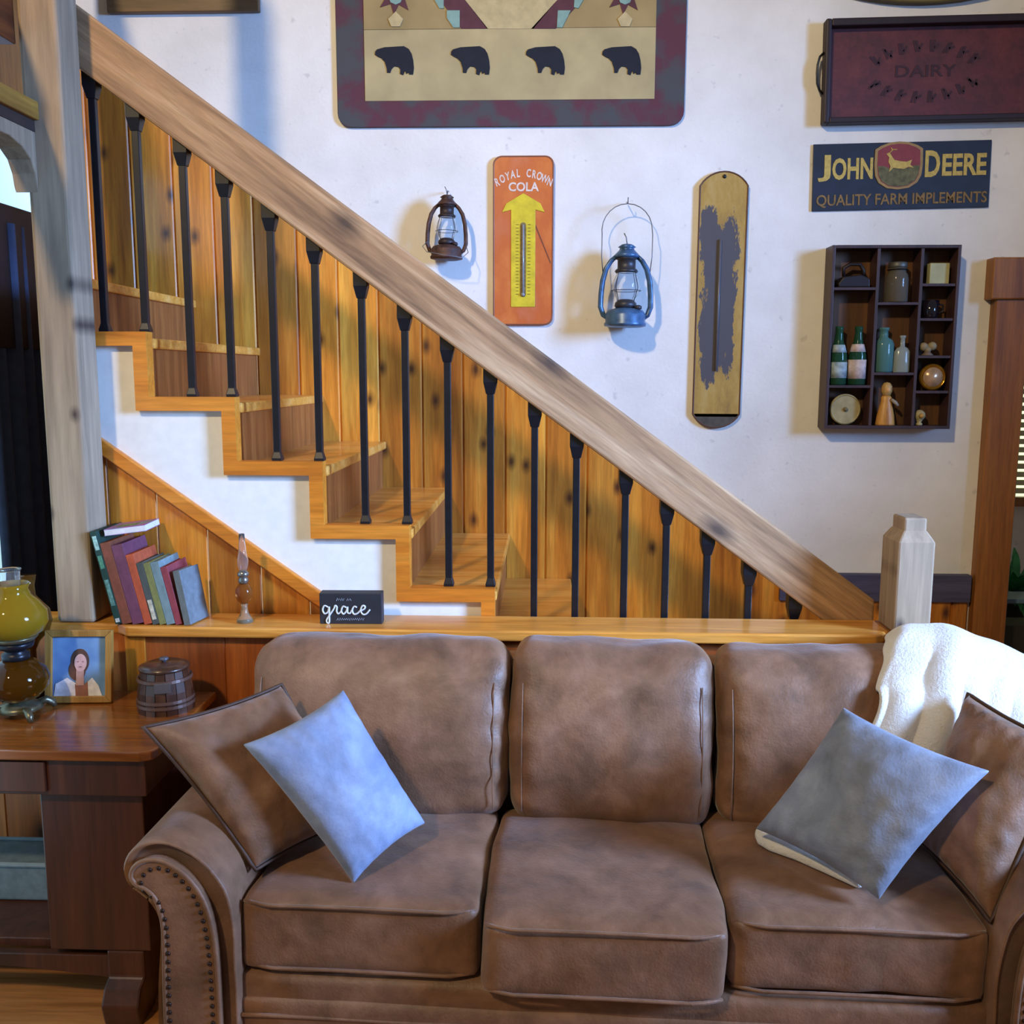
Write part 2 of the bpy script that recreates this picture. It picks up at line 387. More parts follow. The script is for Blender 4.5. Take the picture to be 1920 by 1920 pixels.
nw = MB(); a0, a1, b0, b1 = 1.012, 1.118, -1.325, -1.19
nz, nt = 1.235, 1.292
r0 = [(a0, b0, .96), (a1, b0, .96), (a1, b1, .96), (a0, b1, .96)]
ins = .02
def ring(m_, i_, z): return [m_.b.verts.new(p) for p in ((a0+i_, b0+i_, z), (a1-i_, b0+i_, z), (a1-i_, b1-i_, z), (a0+i_, b1-i_, z))]
rs = [ring(nw, 0, LZ), ring(nw, 0, nz-.012), ring(nw, ins*.7, nz+.012), ring(nw, ins, nz+.02), ring(nw, ins, nt)]
for a, b2 in zip(rs, rs[1:]):
    for q in range(4): nw.b.faces.new((a[q], a[(q+1) % 4], b2[(q+1) % 4], b2[q]))
nw.b.faces.new(rs[0][::-1]); nw.b.faces.new(rs[-1])
tag(nw.build('newel_post', M['barn'], bevel=.006), 'short grey newel post with a stepped top at the foot of the handrail', 'post')

# low wall and its ledge
lw = struct(planks(-1.9, 1.13, lambda x: LZ-.03, lambda x: 0, -1.315, SY-.005, .24, .003, 9, .2).build('wall_low', M['pine_low']))
BX(-1.255, -1.195, -1.325, -1.314, .5, LZ-.03).build('stile', M['pine_under'], lw, bevel=.002)
lg = MB()
pts = [(-1.9, SY-.003), (-1.9, -1.318), (-1.275, -1.318), (-1.25, -1.335)] + [(-1.25+.018*(1-math.cos(R(a))), -1.335-.012*math.sin(R(a))) for a in (30, 60, 90)] + [(.955, -1.352), (1.008, -1.30), (1.008, SY-.003)]
lg.prism(pts, LZ-.032, LZ, lambda p, t: Vector((p[0], p[1], t)))
tag(lg.build('ledge', M['ledge'], bevel=.006), 'long golden wooden ledge capping the low wall behind the sofa', 'ledge')
struct(BX(1.006, 1.13, -1.335, SY-.006, LZ-.05, LZ).build('trim_3', M['casing'], bevel=.004))

# ------------------------------------------------------------------ wall hangings
# quilt
def W(x, y, d=.012): return atY(x, y, -d)
q = thing('bear_quilt', 'quilt wall hanging with four black bears and a dark plaid border', 'wall hanging', (0, 0, 0))
qx0, qx1, qz0 = W(631, 120).x, W(1285, 120).x, W(900, 236).z
P = [p for p in rrect(qx0, qx1, qz0, 3.75, .055, 5)]
s = NT('plaid_border'); v, _ = s.coord((1, 1, 1)); ck = s.n('ShaderNodeTexChecker', Scale=7.5); s.l(v, ck.inputs['Vector']); n = s.noise(v, 9, 4)
mx = s.mix(s.ramp(n, [(.42, (0, 0, 0, 1)), (.58, (1, 1, 1, 1))]), '56303c', '45464a'); s.l(mx, s.b.inputs['Base Color']); s.b.inputs['Roughness'].default_value = .9; s.bump(n, .4, .01)
mplaid = s.m
mb = MB()
# border with a slightly wavy hem
PW = [(x, z + (.004*math.sin(x*9) if z < 2.9 else 0)) for x, z in P]
mb.prism(PW, -.016, -.002)
mb.build('border', mplaid, q, bevel=.003)
tan = plain('tan_cloth', 'a89a72', .9, var=.08, vs=6); tan2 = plain('tan_cloth_upper', '97845a', .9, var=.08, vs=6)
cx0, cx1 = W(683, 100, .018).x, W(1229, 100, .018).x
cz0, czm = W(900, 188, .018).z, W(900, 54, .018).z
BX(cx0, cx1, -.0185, -.015, cz0, czm).build('centre_panel', tan, q, bevel=.001)
BX(cx0, cx1, -.0185, -.015, czm+.001, 3.7).build('upper_panel', tan2, q, bevel=.001)
bear = [(235, 290), (237, 274), (248, 262), (290, 251), (400, 245), (428, 260), (444, 285), (453, 320), (457, 360), (452, 395), (430, 395), (424, 384), (414, 392), (405, 375), (396, 398), (378, 392), (380, 368), (368, 355), (345, 352), (330, 366), (322, 386), (304, 386), (302, 362), (290, 328), (272, 310), (250, 300)]
mbl = plain('black_applique', '1c1f2a', .9)
bz = None
for k, bx_ in enumerate((0, 402, 799, 1203)):
    pts = [W(620+(x*.93+16+bx_)/2.824, y/2.824, .019) for x, y in bear]
    MB().prism([(p.x, p.z) for p in pts], -.0215, -.018).build('bear_applique', mbl, q)
def poly_part(name, px_, mat, par, y0=-.0205, y1=-.018, lab=None):
    pts = [W(x, y, .019) for x, y in px_]
    return MB().prism([(p.x, p.z) for p in pts], y0, y1).build(name, mat, par, label=lab)
mred = plain('burgundy_cloth', '56333a', .9); mteal = plain('pale_teal_cloth', '7c9c94', .9)
ucream = plain('pale_cream_cloth', 'b5a67c', .9)
zt_ = -150
poly_part('peak', [(872, 0), (913, 54), (1000, 54), (1045, 0), (1045, zt_), (872, zt_)], ucream, q)
poly_part('burgundy_band', [(825, 0), (865, 54), (915, 54), (872, 0), (760, zt_), (740, zt_)], mred, q)
poly_part('burgundy_band', [(1045, 0), (996, 54), (1042, 54), (1092, 0), (1170, zt_), (1150, zt_)], mred, q)
poly_part('teal_square', [(838, 20), (862, 20), (862, 52), (850, 52), (838, 34)], mteal, q, -.0225)
poly_part('teal_square', [(1046, 20), (1070, 20), (1062, 36), (1054, 52), (1044, 52)], mteal, q, -.0225)
poly_part('teal_square', [(806, -14), (832, -14), (832, 16), (824, 16)], mteal, q, -.0225)
poly_part('teal_square', [(1078, -14), (1102, -14), (1084, 16), (1076, 14)], mteal, q, -.0225)
for cx_ in (742, 1172):
    st_ = []
    for k in range(16):
        a = math.pi*2*k/16+.1; rr = 38 if k % 2 == 0 else 20
        st_.append((cx_+rr*math.cos(a)*1.0, -10+rr*math.sin(a)))
    poly_part('star', st_, mred, q)
    poly_part('star_centre', [(cx_+13*math.cos(a*math.pi/4), -4+13*math.sin(a*math.pi/4)) for a in range(8)], mteal, q, -.0225)
    poly_part('cream_diamond', [(cx_, 22), (cx_+14, 36), (cx_+8, 50), (cx_-8, 50), (cx_-14, 36)], ucream, q, -.0225)

# wooden frame cut by the top edge
fx0, fx1, fz = W(200, 15, .03).x, W(485, 15, .03).x, W(340, 22, .03).z
fr = thing('picture_frame', 'brown wooden frame at the top left of the wall, only its bottom showing', 'frame', (0, 0, 0))
mb = MB(); mb.box(fx0, fx1, -.03, -.002, fz, fz+.06).box(fx0, fx0+.06, -.03, -.002, fz+.06, fz+.6).box(fx1-.06, fx1, -.03, -.002, fz+.06, fz+.6).box(fx0, fx1, -.03, -.002, fz+.6, fz+.66)
mb.build('moulding', wood('walnut_moulding', '45301a', '64482a', '785a38', 'X', 1, .5), fr, bevel=.004)
BX(fx0+.06, fx1-.06, -.012, -.003, fz+.06, fz+.6).build('panel', tan2, fr)

# oval top right, only its lower rim shows
oc = W(1740, -160, .03); ov = thing('oval_plaque', 'rim of a large dark brown oval plaque at the top right corner', 'plaque', (oc.x, 0, oc.z))
zr = oc.z - W(1740, 6, .03).z
mb = MB(); pts = [(.62*math.cos(2*math.pi*k/48), zr*math.sin(2*math.pi*k/48)) for k in range(48)]
mb.prism(pts, -.028, -.002).build('board', wood('plaque_board', '3c3018', '544222', '6a5630', 'X', 1, .6), ov, bevel=.004)
mb = MB(); mb.tube([(x*.97, -.028, z*.97) for x, z in pts], .009, 8, True).build('rim', plain('plaque_rim', '6e6238', .5), ov, smooth=True)

# red tray
def rot_y_obj(o, deg): o.rotation_euler = (0, R(deg), 0)
tr = thing('red_tray', 'dark red wooden tray with iron handle, hung above the navy sign', 'tray', (0, 0, 0))
tx0, tx1 = W(1548, 130, .06).x, W(1548, 130, .06).x+1.02
tz1, tz0 = W(1552, 33, .06).z, W(1545, 230, .06).z
pv = Vector((tx0, 0, (tz0+tz1)/2)); tr.location = pv; rot_y_obj(tr, -.9); hh = (tz1-tz0)/2; L = tx1-tx0
def tray_mat():
    s = NT('worn_red_paint'); v, _ = s.coord(); n = s.noise(v, 12, 6, .7); n2 = s.noise(v, 60, 3)
    c = s.ramp(n, [(.3, '421f24'), (.55, '5a262c'), (.75, '6a3030')]); s.l(s.mix(.6, c, s.ramp(n2, [(.3, (.7, .7, .7, 1)), (.7, (1.1, 1.1, 1.1, 1))]), 'MULTIPLY'), s.b.inputs['Base Color'])
    s.b.inputs['Roughness'].default_value = .6; return s.m
mtray = tray_mat(); mdk = plain('tray_rim_dark', '26181e', .55)
BX(.012, L-.012, -.016, -.004, -hh+.01, hh-.01).build('base_board', mtray, tr)
BX(0, .022, -.055, -.003, -hh, hh).build('end_rim', mdk, tr, bevel=.006)
BX(L-.022, L, -.055, -.003, -hh, hh).build('end_rim', mdk, tr, bevel=.006)
BX(.022, L-.022, -.055, -.003, hh-.028, hh).build('side_rim', mdk, tr, bevel=.004)
BX(.022, L-.022, -.055, -.003, -hh, -hh+.022).build('side_rim', mdk, tr, bevel=.004)
mb = MB(); mb.tube([(0, -.03, .075), (-.016, -.032, .06), (-.024, -.034, .03), (-.026, -.034, 0), (-.024, -.034, -.04), (-.014, -.032, -.065), (0, -.03, -.08)], .005, 8).build('handle', M['iron'], tr, smooth=True)
inkm = plain('faded_ink', '3a2430', .8)
mcx = .40
text_mesh('DAIRY', .062, inkm, 'lettering', tr, (mcx, -.0165, .0), sx=1.35, bold=.001)
mb = MB(); rr_ = random.Random(4)
for sgn in (1, -1):
    for k in range(8):
        a = R(90+(k-3.5)*13.5)
        cx_, cz_ = mcx+.26*math.cos(a), sgn*(.26*.62*math.sin(a)-.065)
        for j in range(3):
            ang = rr_.uniform(-.5, .5)+(0 if j < 2 else 1.5); l_ = .026 if j < 2 else .014
            mt = Matrix.Translation((cx_+(j-1)*.011, -.0168, cz_)) @ Matrix.Rotation(ang*.5+(a-R(90))*-1*sgn, 4, 'Y')
            mb.box(-.0045, .0045, -.0004, .0004, -l_*.85, l_*.85, mt)
fo_ = mb.build('faded_arch_lettering', inkm, tr)

# navy farm sign
sx0, sx1 = W(1524, 330).x, W(1857, 330).x; sz1, sz0 = W(1690, 266).z, W(1690, 392).z
sw, sh = sx1-sx0, sz1-sz0
sg = thing('farm_sign', 'navy metal sign with yellow lettering and a red crest in the middle', 'sign', ((sx0+sx1)/2, 0, (sz0+sz1)/2), (0, R(-1.1), 0))
BX(-sw/2, sw/2, -.010, -.003, -sh/2, sh/2).build('plate', plain('navy_enamel', '1c2436', .5, var=.12, vs=14), sg, bevel=.002)
ye = plain('old_yellow_paint', 'b8a052', .6, var=.1, vs=60); yb = plain('worn_brown_lettering', '7c6238', .7, var=.15, vs=60)
def word(parts, x_start, x_end, zc, par, mat, name, sc_big, sc_small):
    # cap and small-cap lettering, fitted to a given width
    obs = []; x = 0
    return obs
u_ = sw/333.
def sgx(px_, py_): p_ = atY(px_, py_, -.011); return (p_.x-(sx0+sx1)/2, p_.z-(sz0+sz1)/2)
def fitted(body, pxa, pxb, pya, pyb, mat, bold):
    a = sgx(pxa, (pya+pyb)/2); b = sgx(pxb, (pya+pyb)/2); t_ = sgx((pxa+pxb)/2, pya)[1]; u2 = sgx((pxa+pxb)/2, pyb)[1]
    text_mesh(body, .1, mat, 'lettering', sg, ((a[0]+b[0])/2, -.0105, (t_+u2)/2), bold=bold, fit=(b[0]-a[0], t_-u2))
fitted('J', 1534, 1558, 288, 338, ye, .002)
fitted('OHN', 1561, 1637, 294, 335, ye, .003)
fitted('D', 1735, 1763, 283, 333, ye, .003)
fitted('EERE', 1767, 1850, 290, 331, ye, .003)
fitted('QUALITY FARM IMPLEMENTS', 1530, 1849, 362, 387, yb, .0015)
em = [(x*.096, z*.090) for x, z in ((-.75, .85), (-.4, .98), (0, 1.02), (.4, .98), (.75, .85), (.98, .7), (1, .0), (.95, -.45), (.8, -.75), (.45, -.98), (0, -1.04), (-.45, -.98), (-.8, -.75), (-.95, -.45), (-1, 0), (-.98, .7))]
ecx, ecz = sgx(1685, 310)
crest = MB().prism([(x+ecx, z+ecz) for x, z in em], -.0135, -.009).build('crest', plain('crest_gold', '94784a', .6), sg, bevel=.001)
MB().prism([(x*.88+ecx, z*.90+ecz) for x, z in em], -.0145, -.013).build('crest_field', plain('crest_red', '7c3236', .6), crest)
MB().prism([(x*.86+ecx, min(z*.88, -.012 if abs(x) < .05 else -.002)+ecz) for x, z in em], -.015, -.0143).build('crest_ground', plain('crest_green', '5c5a3c', .7, var=.2, vs=50), crest)
deer = [(-.034, .030), (-.026, .034), (-.020, .024), (-.012, .012), (.004, .008), (.020, .006), (.034, .012), (.030, -.002), (.040, -.012), (.026, -.008), (.014, -.014), (-.004, -.012), (-.014, -.010), (-.026, -.022), (-.022, -.006), (-.028, .008), (-.026, .020)]
MB().prism([(x*1.5+ecx, z*1.35+ecz+.004) for x, z in deer], -.0162, -.0148).build('leaping_deer', ye, crest)
mb = MB(); mb.tube([(ecx-.038, -.0158, ecz+.048), (ecx-.026, -.0158, ecz+.060), (ecx-.010, -.0158, ecz+.060)], .0020, 6).tube([(ecx-.028, -.0158, ecz+.058), (ecx-.033, -.0158, ecz+.068)], .0018, 6).build('antlers', ye, crest)

# thermometers
t1 = thing('tin_thermometer', 'orange tin thermometer with a yellow arrow and white lettering on top', 'thermometer', (0, 0, 0))
a_, b_ = W(924, 450, .02), W(1038, 450, .02); zt1, zb1 = W(982, 291, .02).z, W(982, 610, .02).z
w_, h_ = b_.x-a_.x, zt1-zb1; t1.location = ((a_.x+b_.x)/2, 0, (zt1+zb1)/2)
s = NT('worn_orange_tin'); v, _ = s.coord((1, 1, .6)); n = s.noise(v, 7, 5, .6)
s.l(s.ramp(n, [(.3, 'c07050'), (.48, 'bc6030'), (.6, 'c87038'), (.75, 'c49a60')]), s.b.inputs['Base Color']); s.b.inputs['Roughness'].default_value = .35; morange = s.m
mb = MB(); mb.prism(rrect(-w_/2, w_/2, -h_/2, h_/2, .035, 6), -.018, -.003).build('plate', morange, t1, bevel=.006, seg=3)
mb = MB(); mb.tube([(x, -.0165, z) for x, z in rrect(-w_/2+.004, w_/2-.004, -h_/2+.004, h_/2-.004, .034, 6)], .0035, 6, True).build('edge_band', plain('tin_edge', '7a4a38', .4), t1, smooth=True)
yl = plain('arrow_yellow', 'c8b428', .5, var=.08)
aw = w_*.20; hw = w_*.35; zt_a = h_/2-.255*h_/1*.86; zhd = zt_a-.075; zbt = -h_/2+.075
MB().prism([(-aw, zbt), (aw, zbt), (aw, zhd+.01), (hw, zhd), (hw*.8, zhd+.035), (0, zt_a), (-hw*.8, zhd+.035), (-hw, zhd), (-aw, zhd+.01)], -.021, -.0175).build('yellow_arrow', yl, t1, bevel=.001)
tb = MB().prism(rrect(-.012, .012, zbt+.04, zhd-.04, .011, 4), -.0225, -.0205).build('scale_slot', plain('scale_brown', '74643c', .6, var=.2, vs=80), t1)
mb = MB(); mb.tube([(0, -.025, zbt+.05), (0, -.025, zhd-.05)], .0045, 8).ball((0, -.025, zbt+.05), .008, 2).build('glass_tube', plain('tube_glass', '8a8c94', .15, spec=.8), t1, smooth=True)
mb = MB()
for k in range(22):
    z = zbt+.05+k*(zhd-zbt-.10)/21; mb.box(-.030, -.018, -.0222, -.0208, z, z+.0022).box(.018, .030, -.0222, -.0208, z, z+.0022)
mb.build('scale_ticks', plain('tick_dark', '6a5c20', .6), t1)
wt = plain('cream_lettering', 'd2c4bc', .6)
wd = 'ROYAL CROWN'
for i, ch in enumerate(wd):
    if ch == ' ': continue
    f = (i-(len(wd)-1)/2)/((len(wd)-1)/2); a = f*R(20)
    text_mesh(ch, .044, wt, 'lettering', t1, (f*w_*.43, -.0185, h_/2-.070-.036*f*f), (R(90), 0, 0), sx=.62, bold=.001).rotation_euler = (R(90), a, 0)
text_mesh('COLA', .048, wt, 'lettering', t1, (0, -.0185, h_/2-.125), sx=.95, bold=.0012)
MB().prism([(aw*.5, zhd+.0), (aw*.7, zhd-.01), (w_*.46, zhd-.20), (w_*.45, zhd-.205)], -.0192, -.0178).build('dark_scratch', plain('scratch', '6a4030', .7), t1)
# tall worn yellow one
t2 = thing('worn_thermometer', 'tall narrow yellow tin thermometer, paint worn through to dark metal', 'thermometer', (0, 0, 0))
ax, bx2 = W(1307, 560, .02).x-.002, W(1402, 560, .02).x; zt2, zb2 = W(1355, 320, .02).z, W(1345, 803, .02).z
ww, h2 = .198, zt2-zb2; c2 = (W(1301, 560, .02).x+W(1400, 560, .02).x)/2; t2.location = (c2, 0, (zt2+zb2)/2); t2.rotation_euler = (0, R(.2), 0)
s = NT('worn_yellow_tin'); tc = s.n('ShaderNodeTexCoord'); sp = s.n('ShaderNodeSeparateXYZ'); s.l(tc.outputs['Object'], sp.inputs[0])
v, _ = s.coord((1, 1, .35)); n = s.noise(v, 13, 8, .72)
def mth(op, a, b=None, c=None):
    m_ = s.n('ShaderNodeMath', _operation=op)
    for i, q_ in enumerate((a, b, c)):
        if q_ is None: continue
        if hasattr(q_, 'links'): s.l(q_, m_.inputs[i])
        else: m_.inputs[i].default_value = q_
    return m_.outputs[0]
ax_ = mth('ABSOLUTE', mth('ADD', sp.outputs[0], .012)); az_ = mth('ABSOLUTE', mth('SUBTRACT', sp.outputs[2], .02))
e1 = mth('SUBTRACT', 1., mth('DIVIDE', ax_, .075)); e2 = mth('SUBTRACT', 1., mth('DIVIDE', az_, .34))
fld = mth('ADD', mth('MINIMUM', mth('MULTIPLY', e1, 1.2), mth('MULTIPLY', e2, 3.)), mth('MULTIPLY', mth('SUBTRACT', n, .5), 3.8))
wear = s.ramp(fld, [(.06, (0, 0, 0, 1)), (.16, (1, 1, 1, 1))])
yc = s.ramp(n, [(.3, '8a6a34'), (.5, 'a8863c'), (.7, 'b49a60')])
s.l(s.mix(wear, yc, '4a474c'), s.b.inputs['Base Color']); s.b.inputs['Roughness'].default_value = .5
def cap_poly(w, h, r=.058):
    r = r+.012   # plate with arched ends
    P = []
    for k in range(13): a = R(30+120*k/12); P.append((w/2/math.cos(R(30))*math.cos(a), h/2-r+ (math.sin(a)-.5)*r/.5))
    for k in range(13): a = R(210+120*k/12); P.append((w/2/math.cos(R(30))*math.cos(a), -h/2+r+(math.sin(a)+.5)*r/.5))
    return P
MB().prism(cap_poly(ww, h2, .045), -.018, -.003).build('plate', s.m, t2, bevel=.005, seg=3)
cp = cap_poly(ww-.006, h2-.006, .043)
mb = MB(); mb.tube([(x, -.0175, z) for x, z in cp], .0035, 6, True).build('edge_band', plain('rust_edge', '54382e', .5), t2, smooth=True)
mb = MB(); mb.tube([(-.008, -.023, -h2*.27), (-.008, -.023, h2*.24)], .006, 8).build('glass_tube', plain('dull_tube', '5c5a60', .3), t2, smooth=True)
mb = MB(); mb.ball((0, -.020, h2/2-.022), .008, 2, (1, .5, 1)).build('nail', M['iron'], t2, smooth=True)
mb = MB(); 
MB().prism([(x*.93, z) for x, z in cap_poly(ww, .19, .045)][13:] + [(ww*.44, -.05), (-ww*.44, -.05)], -.0195, -.0178).build('foot_patch', plain('bare_tin', '4c463e', .5, var=.15), t2, loc=(0, 0, -h2/2+.095+.003))

# lanterns
def lantern(name, lab, pxy, scale, body, dark, bail_up, tilt=0):
    root = thing(name, lab, 'lantern', (0, 0, 0)); p = atY(pxy[0], pxy[1], -.085); root.location = (p.x, -.085*scale-.012, p.z)
    root.rotation_euler = (0, R(tilt), 0); root.scale = (scale,)*3
    mb_ = MB().lathe([(.060, 0), (.078, .004), (.080, .012), (.074, .020), (.078, .045), (.066, .062), (.040, .070)], (0, 0, 0), 32).build('fuel_tank', body, root, smooth=True)
    MB().lathe([(.008, 0), (.013, .002), (.013, .012), (.006, .016)], (.045, -.035, .064), 12).build('fuel_cap', dark, mb_, smooth=True)
    MB().lathe([(.036, .070), (.042, .078), (.040, .090), (.030, .100), (.018, .104)], (0, 0, 0), 24).build('burner', dark, root, smooth=True)
    g = MB(); pr = [(.030, .100), (.044, .118), (.052, .145), (.048, .172), (.036, .196), (.034, .205)]
    g.lathe([(r_, z) for r_, z in pr]+[(r_-.002, z) for r_, z in pr[::-1]], (0, 0, 0), 28)
    for f in [f for f in g.b.faces if len(f.verts) > 4]: g.b.faces.remove(f)
    g.build('glass_globe', GLASS, root, smooth=True)
    MB().lathe([(.040, .200), (.044, .206), (.040, .212), (.034, .216), (.034, .248), (.040, .250), (.040, .254)], (0, 0, 0), 24).build('chimney', dark, root, smooth=True)
    MB().lathe([(.030, .254), (.046, .258), (.044, .268), (.030, .282), (.026, .290), (.034, .294), (.020, .304), (.0, .308)], (0, 0, 0), 24).build('cap', body, root, smooth=True)
    for sg_ in (-1, 1):
        pts = [(sg_*.060, 0, .030), (sg_*.083, 0, .045), (sg_*.094, 0, .075), (sg_*.093, 0, .12), (sg_*.088, 0, .17), (sg_*.076, 0, .215), (sg_*.058, 0, .244), (sg_*.038, 0, .262)]
        MB().tube(pts, [.010, .011, .0115, .0115, .0115, .011, .010, .009], 10, flat=.8).build('side_tube', body, root, smooth=True)
    m_ = MB()
    for a in (45, 135, 225, 315): m_.tube([(.040*math.cos(R(a)), .040*math.sin(R(a)), .095), (.058*math.cos(R(a)), .058*math.sin(R(a)), .145), (.042*math.cos(R(a)), .042*math.sin(R(a)), .205)], .0014, 5)
    m_.tube([(.055*math.cos(R(a)), .055*math.sin(R(a)), .135) for a in range(0, 360, 15)], .0014, 5, True)
    m_.build('wire_guard', dark, root, smooth=True)
    wire = plain('wire_grey', '6c6e76', .4, .5)
    if bail_up:
        pts = [(-.088, 0, .20), (-.094, 0, .26), (-.094, .0, .34)] + [(-.094*math.cos(R(a)), .02, .36+.095*math.sin(R(a))) for a in range(0, 181, 15)] + [(.094, 0, .34), (.094, 0, .26), (.088, 0, .20)]
        MB().tube(pts, .0019, 6).build('bail', wire, root, smooth=True)
        MB().tube([(0, .08, .47), (0, .02, .455), (0, .01, .462), (0, .01, .476)], .002, 6).build('wall_hook', wire, root, smooth=True)
    else:
        pts = [(-.088, -.01, .09), (-.11, -.06, .055), (-.085, -.098, .025), (0, -.115, .01), (.085, -.098, -.0), (.11, -.05, .03), (.088, -.01, .09)]
        MB().tube(pts, .0019, 6).build('bail', wire, root, smooth=True)
        MB().tube([(0, .08, .335), (0, .03, .33), (0, 0, .306)], .003, 6).build('wall_hook', wire, root, smooth=True)
    MB().tube([(0, 0, .305), (-.004, 0, .33), (-.012, 0, .345)], .002, 6).build('lift_ring', wire, root, smooth=True)
    return root
s = NT('clear_glass'); s.b.inputs['Base Color'].default_value = (.96, .98, 1, 1); s.b.inputs['Roughness'].default_value = .03; s.b.inputs['Transmission Weight'].default_value = .96; s.b.inputs['IOR'].default_value = 1.25
GLASS = s.m
rust = plain('rusty_brown_metal', '4c342e', .55, .3, var=.25, vs=40); rustd = plain('rust_dark', '33282a', .5, .3)
bluem = plain('worn_blue_enamel', '3c5c80', .35, .2, .6, var=.25, vs=30); blued = plain('sooty_metal', '3a3a40', .45, .4)
lantern('small_lantern', 'small rusty brown oil lantern with its wire handle hanging down in front', (837, 487), .83, rust, rustd, False, 1.0)
lantern('large_lantern', 'larger blue oil lantern hanging by its raised wire handle', (1171, 614), 1.07, bluem, blued, True, .5)

# shadow box
bxd = .10
def SB(x, y, d=bxd): return atY(x, y, -d)
sb = thing('shadow_box', 'dark wooden wall shelf box divided into small compartments full of trinkets', 'shelf', (0, 0, 0))
X0, X1 = SB(1553, 640).x, SB(1792, 640).x; Z1, Z0 = SB(1680, 459).z, SB(1660, 804).z
T = .013
mb = MB(); mb.box(X0, X0+T, -bxd, -.002, Z0, Z1).box(X1-T, X1, -bxd, -.002, Z0, Z1).box(X0+T, X1-T, -bxd, -.002, Z1-T, Z1).box(X0+T, X1-T, -bxd, -.002, Z0, Z0+T)
mb.build('box_frame', M['darkwood'], sb, bevel=.002)
BX(X0+T, X1-T, -.010, -.003, Z0+T, Z1-T).build('back_board', M['boxback'], sb)
d1x = SB(1640, 640).x; d2x = SB(1721, 640).x
for dx in (d1x, d2x): BX(dx-.006, dx+.006, -bxd+.003, -.010, Z0+T, Z1-T).build('divider', M['darkwood'], sb, bevel=.001)
cols = [(X0+T, d1x-.006), (d1x+.006, d2x-.006), (d2x+.006, X1-T)]
shz = {0: [541, 725], 1: [569, 701], 2: [534, 599, 669, 735]}
lev = {}
for c_i, ys in shz.items():
    zs = [Z1-T]
    for yy in ys:
        z = SB(1680, yy).z; BX(cols[c_i][0], cols[c_i][1], -bxd+.004, -.010, z-.0055, z+.0055).build('shelf', M['darkwood'], sb, bevel=.001); zs.append(z)
    zs.append(Z0+T-.0055); lev[c_i] = [z+.0056 for z in zs[1:]]
def cc(i, f): return cols[i][0]+(cols[i][1]-cols[i][0])*f
YM = -.060
# items
irn = plain('dark_cast_iron', '1e1618', .5, .3)
o = thing('flat_iron', 'dark old flat iron in the top left compartment', 'iron', (cc(0, .5), YM, lev[0][0]))
MB().prism([(-.05, 0), (.05, 0), (.048, .028), (.02, .04), (-.035, .034), (-.052, .012)], -.025, .025).build('sole', irn, o, bevel=.004)
MB().tube([(-.028, 0, .036), (-.030, 0, .062), (-.01, 0, .075), (.022, 0, .074), (.034, 0, .055), (.034, 0, .038)], .006, 8).build('handle', irn, o, smooth=True)
def tinted(name, col, rough=.08, tr=.7): 
    s_ = NT(name); s_.b.inputs['Base Color'].default_value = srgb(col); s_.b.inputs['Roughness'].default_value = rough; s_.b.inputs['Transmission Weight'].default_value = tr; s_.b.inputs['IOR'].default_value = 1.3; return s_.m
jg = tinted('jar_glass', '9a9488', .1, .75); gg = tinted('green_glass', '5c8a7c', .08, .6); tg = tinted('teal_glass', '6aa0a0', .12, .55); cg = tinted('clear_bottle_glass', 'b4beb6', .15, .55)
sodag = tinted('dark_green_glass', '2c5a44', .08, .5)
o = thing('mason_jar', 'clear glass jar in the top middle compartment', 'jar', (cc(1, .52), YM, lev[1][0]))
MB().lathe([(.036, 0), (.040, .005), (.040, .085), (.036, .10), (.030, .108), (.030, .125)], seg=28).build('body', jg, o, smooth=True)
MB().lathe([(.032, .125), (.033, .127), (.033, .142), (.028, .145)], seg=28).build('lid', plain('zinc_lid', '5c5a54', .5, .6), o, smooth=True)
mb = MB().tube([(.034*math.cos(R(a)), .034*math.sin(R(a)), .118) for a in range(0, 360, 20)], .002, 6, True).build('wire_clasp', M['iron'], o)
o = BX(-.026, .026, -.012, .012, 0, .055).build('cream_tile', plain('cream_tile', 'a8a67c', .5), None, (cc(2, .58), YM, lev[2][0]), bevel=.002); tag(o, 'small square cream tile in the top right compartment', 'tile')
o = thing('dark_cup', 'dark glass cup in the compartment under the cream tile', 'cup', (cc(2, .38), YM, lev[2][1]))
MB().lathe([(.020, 0), (.024, .004), (.028, .060), (.0265, .060), (.022, .006), (0, .005)], seg=24).build('bowl', plain('black_glass', '16121c', .08, spec=.8), o, smooth=True)
MB().tube([(.026, 0, .048), (.042, 0, .044), (.043, 0, .024), (.025, 0, .016)], .0035, 8).build('handle', plain('black_glass', '16121c', .08, spec=.8), o, smooth=True)
def bottle(nm, lab, cat, x, z, prof, gl, seg=24, sx=1, sy=1, label=None, lc=None, group=None, band=None, y=YM):
    o = thing(nm, lab, cat, (x, y, z), group=group)
    MB().lathe(prof, seg=seg, sx=sx, sy=sy).build('glass_body', gl, o, smooth=True)
    if label:
        for i, (za, zb_, rr) in enumerate(label): MB().lathe([(rr[0], za), (rr[1], zb_)], seg=seg, sx=sx, sy=sy).build('paper_label', lc, o, smooth=True)
    return o
soda = [(.022, 0), (.025, .004), (.025, .07), (.024, .085), (.013, .125), (.010, .150), (.011, .158), (.0115, .166)]
wl_ = plain('white_label', 'b4b8b4', .6); rl_ = plain('pale_red_label', 'b8a8a4', .6, var=.15, vs=60)
bottle('soda_bottle', 'green soda bottle with a pale label, left one in the left compartment', 'bottle', cc(0, .26), lev[0][1], soda, sodag, label=[(.02, .065, (.0256, .0256)), (.092, .114, (.0232, .0172))], lc=plain('frost_label', '8c9ca0', .6, var=.2, vs=50))
